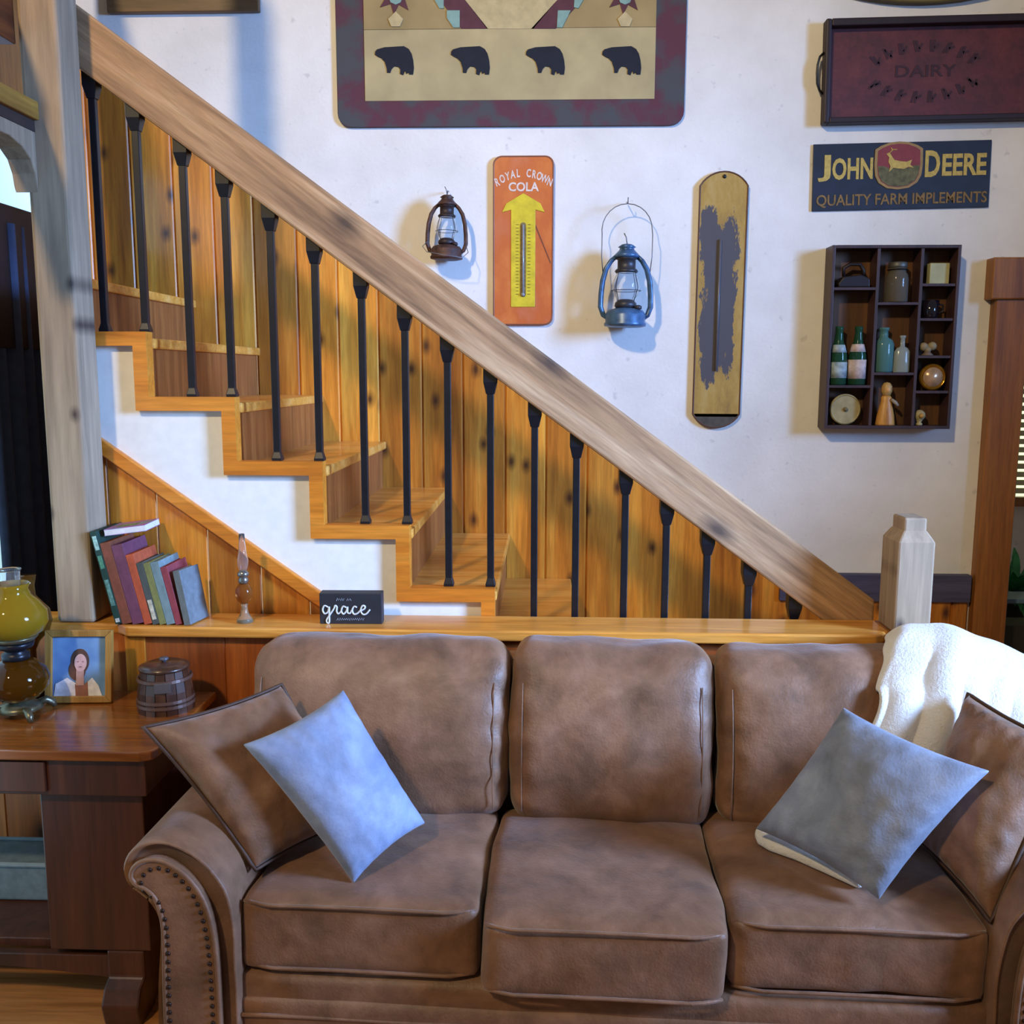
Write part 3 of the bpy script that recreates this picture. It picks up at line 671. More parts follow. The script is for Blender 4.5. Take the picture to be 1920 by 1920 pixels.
bottle('soda_bottle', 'green soda bottle with a white and red label beside its twin', 'bottle', cc(0, .74), lev[0][1], soda, sodag, label=[(.018, .072, (.0256, .0256)), (.094, .116, (.0228, .0168))], lc=rl_)
o = thing('cream_disc', 'round cream disc filling the bottom left compartment', 'disc', (cc(0, .5), -.045, lev[0][2]+.050))
MB().lathe([(0, -.006), (.046, -.006), (.050, -.003), (.050, .003), (.046, .007), (.044, .004), (0, .004)], seg=40, mat=Matrix.Rotation(R(90), 3, 'X')).build('plate', plain('old_cream', '9c9068', .6, var=.12, vs=25), o, smooth=False, bevel=.001)
MB().lathe([(0, .0), (.008, .0), (.007, .009), (0, .011)], seg=16, mat=Matrix.Rotation(R(90), 3, 'X')).build('boss', plain('disc_boss', '6e6248', .6), o, smooth=True)
teal = [(.026, 0), (.028, .004), (.028, .075), (.024, .086), (.012, .094), (.011, .112), (.014, .114), (.014, .120)]
bottle('teal_bottle', 'teal glass bottle at the back left of the middle compartment', 'bottle', cc(1, .30), lev[1][1], teal, tg, y=-.045)
flask = [(.026, 0), (.027, .003), (.026, .060), (.018, .070), (.008, .074), (.007, .098), (.010, .100), (.010, .106)]
bottle('clear_flask', 'clear flat flask standing right of the teal bottle', 'flask', cc(1, .72), lev[1][1], [(a*.88, b) for a, b in flask], cg, sy=.55, seg=16, y=-.066)
# carved figurine
o = thing('carved_figurine', 'small carved wooden woman in an orange robe', 'figurine', (cc(1, .42), YM, lev[1][2]))
MB().lathe([(.030, 0), (.030, .004), (.027, .03), (.020, .062), (.016, .078), (.017, .088), (.010, .096), (.0, .098)], seg=24, sy=.8).build('robe', wood('carved_orange', 'a06a28', 'c08a40', 'cc9a54', 'Z', 3, .45), o, smooth=True)
MB().lathe([(0, .090), (.012, .094), (.017, .108), (.016, .124), (.010, .134), (0, .137)], seg=20).build('hood', wood('carved_light', 'a88048', 'c09a5c', 'c8a870', 'Z', 3, .5), o, smooth=True)
MB().ball((0, -.011, .112), .0095, 2, (1, .8, 1.2)).build('face', plain('carved_face', 'c89c64', .5), o, smooth=True)
MB().tube([(.012, -.012, .082), (.024, -.016, .072), (.032, -.018, .062)], [.005, .006, .004], 8).build('arm', plain('pale_sleeve', '908c80', .6), o, smooth=True)
o = thing('shell_carving', 'small cream carving with two rounded lobes', 'carving', (cc(2, .38), YM, lev[2][2]))
MB().lathe([(.016, 0), (.017, .003), (.010, .008), (.008, .014)], seg=16).build('foot', plain('shell_foot', '6c5c50', .6), o, smooth=True)
MB().ball((-.012, 0, .026), .014, 2, (1, .8, .95)).ball((.013, 0, .028), .014, 2, (1, .8, .95)).ball((0, 0, .018), .011, 2).build('lobes', plain('shell_cream', '8c7c5c', .6, var=.15), o, smooth=True)
o = thing('gold_medallion', 'shiny round gold dial on the shelf above the bottom right compartment', 'medallion', (cc(2, .48), -.070, lev[2][3]+.031))
mg = plain('polished_gold', 'b88428', .2, .8)
MB().lathe([(0, -.006), (.028, -.006), (.033, -.002), (.033, .003), (.029, .007), (.026, .003), (0, .003)], seg=36, mat=Matrix.Rotation(R(90), 3, 'X')).build('case', mg, o, smooth=False, bevel=.001)
MB().lathe([(0, .0032), (.0245, .0032), (.024, .005), (0, .007)], seg=36, mat=Matrix.Rotation(R(90), 3, 'X')).build('dial', plain('pinkish_dial', 'b09070', .25, .3, var=.2, vs=40), o, smooth=True)
o = thing('cream_bud', 'tiny round cream ornament in the bottom right compartment', 'ornament', (cc(2, .26), YM, lev[2][4]))
MB().lathe([(.008, 0), (.009, .004), (.005, .008), (.010, .016), (.0155, .024), (.014, .034), (.006, .041), (0, .042)], seg=20).build('bud', plain('bud_cream', 'a89c74', .6, var=.12), o, smooth=True)
MB().lathe([(0, .0), (.007, .001), (.006, .006), (0, .008)], seg=16, mat=Matrix.Rotation(R(90), 3, 'X')).build('flower_eye', plain('bud_eye', 'b08848', .6), o, loc=(0, -.013, .026), smooth=True)

for nm_, k_ in (('flat_iron', 1.25), ('mason_jar', 1.1), ('cream_tile', 1.5), ('dark_cup', 1.2), ('soda_bottle', 1.42), ('cream_disc', 1.26), ('teal_bottle', 1.5), ('clear_flask', 1.4), ('carved_figurine', 1.28), ('shell_carving', 1.35), ('gold_medallion', 1.62), ('cream_bud', 1.5)):
    for o in [o for o in COL.objects if o.name.split('.')[0] == nm_ and not o.parent]: o.scale = (k_,)*3
for o in COL.objects:
    if o.name == 'cream_disc': o.location.z = lev[0][2]+.0505*1.26; o.location.y = -.05
    if o.name == 'gold_medallion': o.location.z = lev[2][3]+.0335*1.62-.0; o.location.x = cc(2, .55)
    if o.name == 'cream_tile': o.location.y = -.050
    if o.name == 'clear_flask': o.location.x = cc(1, .74)
    if o.name == 'soda_bottle': o.location.x = cc(0, .25)
    if o.name == 'soda_bottle.001': o.location.x = cc(0, .72)

# ------------------------------------------------------------------ things on the ledge
def strokes(mb, pts, r, y): mb.tube([(x, y, z) for x, z in pts], r, 6, flat=1.)
def spline(pts, n=6):
    out = []
    P = [pts[0]]+list(pts)+[pts[-1]]
    for i in range(1, len(P)-2):
        a, b, c, d = P[i-1:i+3]
        for k in range(n):
            t = k/n
            out.append(tuple(.5*((2*b[j])+(-a[j]+c[j])*t+(2*a[j]-5*b[j]+4*c[j]-d[j])*t*t+(-a[j]+3*b[j]-3*c[j]+d[j])*t**3) for j in range(len(b))))
    out.append(tuple(pts[-1])); return out
gx0, gx1 = atZ(599, 1163, LZ).x, atZ(716, 1163, LZ).x
gz = .098; gp = atZ(600, 1163, LZ)
gy0 = -1.292
gx0 = atY(600, 1163, gy0).x; gx1 = atY(716, 1163, gy0).x; gw = gx1-gx0; gz = atY(600, 1112, gy0).z-LZ
gs = thing('block_sign', 'small black wooden block sign with white script reading grace', 'sign', ((gx0+gx1)/2, gy0, LZ), (0, 0, R(1.5)))
BX(-gw/2, gw/2, 0, .045, 0, gz).build('block', plain('charcoal_block', '25262c', .6, var=.08), gs, bevel=.002)
chk = plain('chalk_white', 'd6d8de', .6, var=0)
def let(px_): return [((x-1.0)*gw/2, z*gz) for x, z in px_]
mb = MB()
script = [
 [(.28, .55), (.16, .60), (.10, .46), (.16, .34), (.27, .40), (.31, .56), (.31, .30), (.30, .06), (.24, -.0+.04), (.22, .14), (.34, .32), (.46, .50), (.50, .60), (.56, .56), (.55, .42), (.60, .34), (.70, .42)],
 [(.86, .54), (.76, .58), (.70, .44), (.76, .33), (.86, .42), (.90, .56), (.90, .38), (.98, .36), (1.04, .46)],
 [(1.20, .54), (1.12, .58), (1.05, .46), (1.10, .33), (1.22, .36), (1.32, .46)],
 [(1.32, .44), (1.44, .50), (1.46, .58), (1.38, .60), (1.32, .46), (1.38, .33), (1.50, .34), (1.62, .48)]]
for st_ in script: strokes(mb, spline(let(st_), 6), .0026, -.0008)
mb.build('script_lettering', chk, gs, smooth=True)
mb = MB()
rr_ = random.Random(2)
for (xa, xb, zc, hh_) in ((.55, .80, .80, .05), (.88, 1.05, .80, .05), (.55, 1.45, .16, .045)):
    x = xa; pts = []; k = 0
    while x < xb: pts.append((x, zc+(hh_ if k % 2 else -hh_)*rr_.uniform(.5, 1))); x += .035; k += 1
    strokes(mb, let(pts), .0009, -.0006)
mb.build('small_lettering', plain('chalk_grey', '9498a0', .6, var=0), gs)

# books leaning on the post
def book(name, lab, x, w, h, d, col, page='d8ccb0', lean=-13, y=-1.33, yawd=0, z=LZ+.0005, title=None, tcol='c8b070', bands=None, cover_var=.1, roll=None):
    o = thing(name, lab, 'book', (x, y, z), (0, R(lean), R(yawd)), group='old books leaning against the post')
    cm = plain('cover_'+col, col, .6, var=cover_var, vs=40); t = .0022
    m_ = MB(); m_.box(0, t, 0, d, 0, h).box(w-t, w, 0, d, 0, h).box(0, w, -.001, t, 0, h); m_.build('cover', cm, o, bevel=.0012)
    BX(t+.0001, w-t-.0001, t+.0001, d-.004, .003, h-.003).build('pages', plain('pages_'+page, page, .8, var=.1, vs=90), o)
    if title:
        for z0, z1, c in title:
            BX(w*.2, w*.8, -.0022, -.0008, h*z0, h*z1).build('spine_label', plain('spine_'+c, c, .6, var=.2, vs=120), o)
    return o
def bookx(pxb, y=-1.31): return atY(pxb, 1160, y).x
# name,label, base px, width, height
bk = [
 ('dark_green_book', 'tall dark green book against the post with pale lettering on its spine', 199, .020, .285, .175, '1e3c34', [(.02, .06, 'c8c4b8'), (.20, .48, '5c8478'), (.60, .74, '4e8468'), (.80, .95, 'a0c4b8')], 'e0d8c4'),
 ('brown_book', 'wide reddish brown book right of the tall green one', 214, .030, .250, .165, '7c4430', None, 'c08c5c'),
 ('plum_book', 'plum purple book between the brown and the orange books', 235, .034, .243, .165, '6c3c50', None, 'b06c40'),
 ('orange_book', 'orange red book with a worn spine', 259, .024, .215, .16, 'b05030', None, 'c87848'),
 ('charcoal_book', 'charcoal book with a white patch low on its spine', 274, .020, .190, .16, '4c504c', [(.08, .40, 'c0b8a0')], 'a8a890'),
 ('olive_book', 'thin olive green book', 288, .020, .190, .15, '7c7c48', None, 'b4b49c'),
 ('grey_teal_book', 'grey teal book right of the thin olive one', 302, .026, .192, .15, '74888a', None, '90a4a8'),
 ('crimson_book', 'crimson book next to the last grey one', 318, .020, .178, .15, '8c3c44', None, 'a04850'),
]
by = -1.328
xb = -1.278
for nm, lab, pxb, w, h, d, col, tit, pg in bk:
    x = atY(pxb, 1160, by).x - w/2 if xb is None else xb
    book(nm, lab, x, w, h, d, col, pg, lean=-12.5, y=by+.0, title=tit)
    xb = x + w/math.cos(R(12.5)) + .0006
o = book('grey_cover_book', 'grey blue book at the right end of the row, its front cover in view', xb+.006, .022, .165, .105, '6c7478', 'd8c8a8', lean=-10.5, y=by-.004, yawd=-10)
# book lying on the slanted tops
pb = atY(215, 1012, -1.27)
o = thing('paperback', 'paperback with a teal and purple cover lying on top of the leaning books', 'book', (-1.300, -1.318, 1.222), (0, R(-7), R(4)))
cvm = NT('paperback_cover'); v, _ = cvm.coord(); n = cvm.noise(v, 28, 3); cvm.l(cvm.ramp(n, [(.35, '4c8c90'), (.5, '8c6ca0'), (.65, 'a05c98')]), cvm.b.inputs['Base Color']); cvm.b.inputs['Roughness'].default_value = .4
mb = MB(); mb.box(0, .122, 0, .13, .018, .0195).box(0, .122, 0, .13, 0, .0015).build('cover', cvm.m, o)
BX(.001, .121, .001, .128, .0016, .0179).build('pages', plain('white_pages', 'd8d0cc', .8), o)
BX(.03, .09, .02, .07, .0196, .0204).build('cover_picture', plain('cover_green', '6c7c50', .6, var=.3, vs=70), o)

# little glass oil lamp
lp = atZ(459, 1165, LZ); lpy = -1.285; lpx = atY(459, 1160, lpy).x
gl = thing('miniature_oil_lamp', 'tiny glass oil lamp with brass burner standing alone on the ledge', 'oil lamp', (lpx, lpy, LZ))
amb = tinted('amber_oil_glass', 'a8682c', .05, .7)
MB().lathe([(.022, 0), (.025, .003), (.022, .012), (.012, .028), (.009, .045), (.010, .058)], seg=28).build('foot', tinted('clear_foot_glass', 'd8c8a8', .04, .8), gl, smooth=True)
MB().lathe([(.010, .058), (.020, .068), (.026, .085), (.025, .102), (.016, .116), (.011, .120)], seg=28).build('font', amb, gl, smooth=True)
MB().lathe([(.012, .120), (.015, .124), (.015, .134), (.011, .140), (.017, .144), (.017, .152), (.010, .160)], seg=24).build('burner', plain('dull_silver', '8c8880', .25, .8), gl, smooth=True)
ch = MB(); pr = [(.011, .158), (.016, .175), (.017, .190), (.012, .215), (.009, .245), (.0085, .270)]
ch.lathe(pr+[(a-.0012, b) for a, b in pr[::-1]], seg=24)
for f in [f for f in ch.b.faces if len(f.verts) > 4]: ch.b.faces.remove(f)
ch.build('chimney', GLASS, gl, smooth=True)

# ------------------------------------------------------------------ library table
TZ = .76
tbx1 = atZ(288, 1410, TZ).x
tb = thing('library_table', 'brown oak library table with shaped base, left of the sofa', 'table', (0, 0, 0))
ty0, ty1 = -1.815, -1.345
mb = MB(); cr = .035
pts = [(-2.25, ty0), (tbx1-cr, ty0), (tbx1-.008, ty0+.012), (tbx1, ty0+cr), (tbx1, ty1), (-2.25, ty1)]
mb.prism(pts, TZ-.026, TZ, lambda p, t: Vector((p[0], p[1], t))).build('top', M['table'], tb, bevel=.005, seg=3)
ap = MB(); ap.box(-2.2, tbx1-.03, ty0+.02, ty1-.02, TZ-.125, TZ-.026)
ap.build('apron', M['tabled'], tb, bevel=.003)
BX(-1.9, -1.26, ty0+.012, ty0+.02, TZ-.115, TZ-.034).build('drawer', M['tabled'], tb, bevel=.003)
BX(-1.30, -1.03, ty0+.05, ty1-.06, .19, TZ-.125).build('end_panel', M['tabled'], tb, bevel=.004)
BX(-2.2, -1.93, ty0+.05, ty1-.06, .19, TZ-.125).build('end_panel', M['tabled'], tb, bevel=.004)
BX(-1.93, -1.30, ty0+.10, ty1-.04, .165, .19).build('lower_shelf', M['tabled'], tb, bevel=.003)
def foot(xc, name):
    f = MB()
    pr = [(ty0+.015, 0), (ty0+.10, 0), (ty0+.16, .045), (ty1-.16, .045), (ty1-.08, 0), (ty1, 0), (ty1, .055), (ty1-.06, .11), (ty1-.06, .19), (ty0+.05, .19), (ty0+.05, .115), (ty0+.02, .10), (ty0+.0, .06)]
    f.prism(pr, xc-.05, xc+.05, lambda p, t: Vector((t, p[0], p[1])))
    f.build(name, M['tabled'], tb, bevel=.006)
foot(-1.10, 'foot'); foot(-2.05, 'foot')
mb = MB(); pp = []
for k in range(13): t = k/12; pp.append((-1.15-t*.82, .105-.045*math.sin(math.pi*t)**.5*0+.03*math.sin(math.pi*t)))
pr = [(-1.14, .17), (-2.0, .17)] + [(x, z) for x, z in pp[::-1]]
mb.prism(pr, ty0+.06, ty0+.085).build('stretcher', M['tabled'], tb, bevel=.003)
o = thing('storage_basket', 'pale blue grey basket under the table', 'basket', (-1.50, -1.47, .1905))
mb = MB(); mb.prism([(-.13, 0), (.09, 0), (.115, .115), (-.155, .115)], -.07, .07).build('body', plain('blue_grey_canvas', '6c7c88', .8, var=.1), o, bevel=.01, seg=3)
mb = MB(); mb.tube([(-.16, -.075, .115), (.12, -.075, .115), (.12, .075, .115), (-.16, .075, .115)], .007, 8, True).build('rim', plain('basket_rim', '8494a0', .8), o)

# framed portrait
fp = atZ(101, 1311, TZ); fq = atZ(222, 1307, TZ)
fw = .155; fh = .195
pf = thing('portrait_frame', 'oak framed portrait photo of a person in a white top, standing on the table', 'photo frame', ((fp.x+fq.x)/2, -1.466, TZ+.0025), (R(-9), 0, R(4)))
fw = (atY(222, 1306, -1.462)-atY(101, 1311, -1.462)).length; fh = (atY(160, 1172, -1.43)-atY(160, 1308, -1.462)).length
bw = .019
mb = MB()
for pts in ([(-fw/2, 0), (fw/2, 0), (fw/2-bw, bw), (-fw/2+bw, bw)], [(fw/2, 0), (fw/2, fh), (fw/2-bw, fh-bw), (fw/2-bw, bw)], [(fw/2, fh), (-fw/2, fh), (-fw/2+bw, fh-bw), (fw/2-bw, fh-bw)], [(-fw/2, fh), (-fw/2, 0), (-fw/2+bw, bw), (-fw/2+bw, fh-bw)]):
    mb.prism(pts, -.004, .014)
mb.build('moulding', M['frame'], pf, bevel=.002)
phs = NT('portrait_backdrop'); v, _ = phs.coord(); n = phs.noise(v, 12, 2); phs.l(phs.ramp(n, [(.3, '5c80b0'), (.7, '80a4cc')]), phs.b.inputs['Base Color']); phs.b.inputs['Roughness'].default_value = .3
ph = BX(-fw/2+bw-.002, fw/2-bw+.002, .006, .010, bw-.002, fh-bw+.002).build('photo', phs.m, pf)
def oval(cx, cz, rx, rz, n=28): return [(cx+rx*math.cos(2*math.pi*k/n), cz+rz*math.sin(2*math.pi*k/n)) for k in range(n)]
hz = bw+(fh-2*bw)*.56
def flat(name, pts, y, col): MB().prism(pts, y, y+.0006).build(name, plain('photo_'+col, col, .35, var=.08, vs=60), ph)
flat('hair', oval(.002, hz+.004, .026, .036)+[], .0052, '5c4238')
flat('hair_fall', oval(-.006, hz-.022, .024, .030), .0050, '6c4a3c')
iw = fw/2-bw
flat('blouse', [(-iw*.95, bw), (-iw*.88, bw+.035), (-iw*.45, bw+.052), (-.008, bw+.035), (0, bw)], .0044, 'e8e4ea')
flat('blouse', [(.018, bw), (.020, bw+.036), (iw*.48, bw+.052), (iw*.72, bw+.030), (iw*.86, bw)], .0044, 'e8e4ea')
flat('waistcoat', [(-.010, bw), (-.012, bw+.034), (.0, bw+.028), (.012, bw+.030), (.024, bw+.042), (.026, bw)], .0041, '9c6858')
flat('neck', [(-.009, bw+.030), (.014, bw+.030), (.013, hz-.01), (-.008, hz-.01)], .0036, 'c89c90')
flat('face', oval(.004, hz, .0175, .025), .0032, 'd8aca4')
mb = MB()
for sx_ in (-1, 1): mb.prism(oval(.004+sx_*.007, hz+.003, .0028, .0014, 10), .0026, .0030)
mb.prism(oval(.004, hz-.012, .005, .0015, 10), .0026, .0030); mb.build('features', plain('photo_features', '8c5c58', .4), ph)
BX(-fw/2+.004, fw/2-.004, .0141, .018, .004, fh-.004).build('backing', plain('frame_backing', '30241c', .8), pf)
mb = MB(); mb.prism([(.02, .15*fh/.195), (.018, .0), (.075, .0035)], -.02, .02, lambda p, t: Vector((t, p[0]-.001, p[1])))
mb.build('easel_back', plain('frame_backing', '30241c', .8), pf)

# little keg
kp = atY(309, 1320, -1.50); kx = kp.x
kg = thing('wooden_keg', 'small dark wooden keg with lid and knob on the table', 'keg', (kx, -1.49, TZ))
kr = (atY(361, 1300, -1.52).x-atY(258, 1300, -1.52).x)/2
kh = .118
mb = MB(); ns = 16
for k in range(ns):
    a0_, a1_ = 2*math.pi*k/ns+.012, 2*math.pi*(k+1)/ns-.012
    for z0_, z1_, r0_, r1_ in ((0, kh*.5, kr, kr*.96), (kh*.5, kh, kr*.96, kr*.84)):
        vs = []
        for z_, r_ in ((z0_, r0_), (z1_, r1_)):
            for a, rr in ((a0_, r_), (a1_, r_), (a1_, r_*.6), (a0_, r_*.6)): vs.append(mb.b.verts.new((rr*math.cos(a), rr*math.sin(a), z_)))
        for f in ((0, 1, 2, 3), (7, 6, 5, 4), (0, 4, 5, 1), (1, 5, 6, 2), (2, 6, 7, 3), (3, 7, 4, 0)): mb.b.faces.new([vs[i] for i in f])
mb.build('staves', M['keg'], kg)
hoop = plain('keg_hoop', '5c4034', .35, .1)
for z_ in (.016, .03, kh-.030): 
    rr = kr*(1-.10*z_/kh)+.002
    MB().lathe([(rr, 0), (rr+.0015, .002), (rr, .010), (rr-.004, .010), (rr-.004, 0)], seg=40).build('hoop', hoop, kg, loc=(0, 0, z_))
MB().lathe([(kr*.80, 0), (kr*.88, .002), (kr*.88, .010), (kr*.6, .018), (0, .020)], seg=40).build('lid', M['keg'], kg, loc=(0, 0, kh-.002), smooth=True)
MB().lathe([(.006, 0), (.006, .006), (.013, .010), (.012, .016), (0, .018)], seg=20).build('knob', plain('pewter_knob', '5c5860', .35, .4), kg, loc=(0, 0, kh+.014), smooth=True)
MB().box(-.022, .022, 0, .003, 0, .030).build('plaque', plain('pewter_plaque', '6c6460', .35, .5), kg, loc=(.022, -kr*.93-.002, .066), rot=(R(6), 0, R(14)), bevel=.003)

# amber hurricane lamp
ax_c = atY(38, 1290, -1.55).x
al = thing('amber_lamp', 'amber glass hurricane lamp with ornate metal foot at the left edge of the table', 'lamp', (ax_c, -1.56, TZ))
amberA = tinted('amber_glass_deep', '5e3a0a', .06, .6); amberB = tinted('amber_glass_yellow', 'a88420', .06, .45)
brs = plain('antique_metal', '6c6650', .35, .7, var=.2)
MB().lathe([(.040, .012), (.060, .018), (.052, .030), (.030, .038), (.026, .046)], seg=32).build('foot', brs, al, smooth=True)
for k in range(4):
    a = R(45+90*k); c, s_ = math.cos(a), math.sin(a)
    MB().tube([(.045*c, .045*s_, .022), (.070*c, .070*s_, .028), (.088*c, .088*s_, .016), (.092*c, .092*s_, .004)], [.010, .011, .010, .007], 10).build('claw_foot', brs, al, smooth=True)
MB().lathe([(.026, .044), (.055, .052), (.078, .080), (.082, .105), (.074, .130), (.050, .152), (.030, .160)], seg=40).build('font', amberA, al, smooth=True)
MB().lathe([(.030, .158), (.036, .162), (.036, .176), (.026, .182), (.030, .188), (.046, .194), (.050, .206), (.046, .210)], seg=32).build('burner', plain('dark_burner', '24242a', .35, .5), al, smooth=True)
MB().lathe([(.040, .208), (.050, .212), (.060, .222), (.058, .226)], seg=32).build('shade_holder', brs, al, smooth=True)
sh = MB(); pr = [(.050, .222), (.074, .236), (.088, .262), (.086, .292), (.066, .320), (.048, .338), (.042, .356), (.048, .372)]
sh.lathe(pr+[(a-.0025, b) for a, b in pr[::-1]], seg=44)
for f in [f for f in sh.b.faces if len(f.verts) > 5]: sh.b.faces.remove(f)
sh.build('shade', amberB, al, smooth=True)
ch = MB(); pr = [(.026, .215), (.030, .25), (.028, .30), (.024, .36), (.026, .405), (.030, .412)]
ch.lathe(pr+[(a-.0015, b) for a, b in pr[::-1]], seg=28)
for f in [f for f in ch.b.faces if len(f.verts) > 5]: ch.b.faces.remove(f)
ch.build('chimney', GLASS, al, smooth=True)
pp_ = atY(82, 1135, -1.40)
pi = thing('amber_vase', 'brown amber glass vase standing behind the hurricane lamp', 'vase', (pp_.x-.045, -1.402, TZ))
vs_ = MB().lathe([(.034, 0), (.040, .004), (.020, .020), (.014, .06), (.014, .14), (.026, .165), (.054, .195), (.062, .225), (.056, .258), (.036, .282), (.022, .300), (.020, .33), (.026, .36)], seg=36)
vs_.build('body', tinted('brown_amber', '5c3c14', .07, .5), pi, smooth=True)

# ------------------------------------------------------------------ sofa
def rbox(c, size, r, puff=(0, 0, 0), n=14, wr=0., seed=0, taper=None, wf=6.):
    """rounded upholstered block; puff bulges each face"""
    m_ = bmesh.new(); bmesh.ops.create_cube(m_, size=2); bmesh.ops.subdivide_edges(m_, edges=m_.edges[:], cuts=n, use_grid_fill=True)
    hx, hy, hz_ = size[0]/2, size[1]/2, size[2]/2
    for v in m_.verts:
        p = v.co.copy()
        q_ = Vector((p.x*hx, p.y*hy, p.z*hz_))
        inner = Vector((max(-hx+r, min(hx-r, q_.x)), max(-hy+r, min(hy-r, q_.y)), max(-hz_+r, min(hz_-r, q_.z))))
        d_ = q_-inner
        # spread grid towards the corners
        if d_.length > 1e-9: q_ = inner+d_.normalized()*r
        fx, fy, fz = 1-(q_.x/hx)**2, 1-(q_.y/hy)**2, 1-(q_.z/hz_)**2
        fx, fy, fz = max(0, fx), max(0, fy), max(0, fz)
        q_.x += math.copysign(puff[0]*(fy*fz)**.6*abs(q_.x/hx)**2, q_.x)
        q_.y += math.copysign(puff[1]*(fx*fz)**.6*abs(q_.y/hy)**2, q_.y)
        q_.z += math.copysign(puff[2]*(fx*fy)**.6*abs(q_.z/hz_)**2, q_.z)
        if wr:
            w_ = noise.fractal(Vector((q_.x*wf+seed*7, q_.y*wf, q_.z*wf)), 1., 2., 3)
            q_ += p.normalized()*w_*wr
        if taper: q_ = taper(q_)
        v.co = q_+Vector(c)
    s_ = MB(); s_.b.free(); s_.b = m_; return s_
sf = thing('sofa', 'three seat brown faux suede sofa with rolled arms and nailhead trim', 'sofa', (.145, -2.06, 0), (0, 0, R(-2.2)))
# local frame: front of the seats at y = 0, back towards +y
SZ = .50
seats = [(-.705, -.143), (-.139, .412), (.416, .985)]
for i, (a, b) in enumerate(seats):
    a -= .145; b -= .145; w_ = b-a-.006
    fr_ = -.055 if i == 1 else -.0
    dep = .55-fr_
    hgt = .175
    def tp(q_, w_=w_, dep=dep):
        # centre crown drops off a little towards the front edge
        return q_
    c_ = rbox(((a+b)/2, fr_+dep/2, SZ-hgt/2-.002), (w_, dep, hgt), .024, (.004, .008, .016), 18, .012, i+1, wf=4).build('seat_cushion', M['leather'], sf, smooth=True, sub=1)
    # piping along the upper and lower front edges
    for zz, nm in ((SZ-.012, 'piping'), (SZ-hgt+.008, 'piping')):
        pts = []
        for k in range(25):
            t = k/24; x = a+.012+t*(b-a-.024); e = min(1, min(t, 1-t)*9)
            pts.append((x, fr_-.004-.008*math.sin(math.pi*t)**.5+(1-e)*.018, zz+.006*math.sin(math.pi*t)+(-.004 if zz > .4 else .004)*0))
        MB().tube(pts, .0042, 8).build(nm, M['leather'], c_, smooth=True)
backs = [(-.835, -.118), (-.112, .440), (.447, 1.06)]
BYc = .53
for i, (a, b) in enumerate(backs):
    a -= .145; b -= .145; w_ = b-a-.004; H = [.478, .480, .476][i]
    def tp(q_, H=H, i=i, hw=w_/2):
        e_ = max(0, (abs(q_.x)/hw-.62)/.38); q_.y -= .0065*e_*math.sin(q_.z*72+i*2+q_.x*9+3*noise.noise(Vector((q_.x*5, 0, q_.z*9))))
        t = (q_.z+H/2)/H
        q_.y += .075*t*1.0 - .035*math.sin(max(0, min(1, t))*math.pi)      # leans back, belly forward
        return q_
    bc = rbox(((a+b)/2, BYc, .478+H/2), (w_, .165, H), .062, (.004, .030, .006), 18, .016, 11+i, tp, 5).build('back_cushion', M['leather'], sf, smooth=True, sub=1)
    # top seam and side seams
    pts = []
    for k in range(21):
        t = k/20; x = a+.05+t*(b-a-.10)
        pts.append((x, BYc-.0825+.075*.82-.035*.55-.026*(math.sin(math.pi*t)**.5)*.62-.001, .478+H*.80+.003*math.sin(t*9+i)))
    MB().tube(pts, .0018, 6).build('seam', M['leather'], bc, smooth=True)
    for sx_ in (0, 1):
        x = a+.036 if sx_ == 0 else b-.036
        pts = []
        for k in range(13):
            t = .10+.72*k/12
            pts.append((x, BYc-.0780+.075*t-.035*math.sin(t*math.pi)-.014*math.sin(math.pi*t)**.6, .478+H*t))
        MB().tube(pts, .0018, 6).build('seam', M['leather'], bc, smooth=True)
# carcass
rbox((0.0, .655, .48), (1.92, .09, .86), .04, (0, 0, 0), 10).build('back_frame', M['leather'], sf, smooth=True)
mb = rbox((0, .29, .20), (1.74, .60, .24), .02, (0, 0, 0), 8); mb.build('base', M['leather'], sf, smooth=True)
rbox((0, .012, .165), (1.72, .06, .20), .022, (0, .004, 0), 12, .004, 5).build('front_rail', M['leather'], sf, smooth=True)
MB().tube([(-.86+k*.086, -.020, .222+.001*math.sin(k)) for k in range(21)], .0045, 8).build('piping', M['leather'], sf, smooth=True)
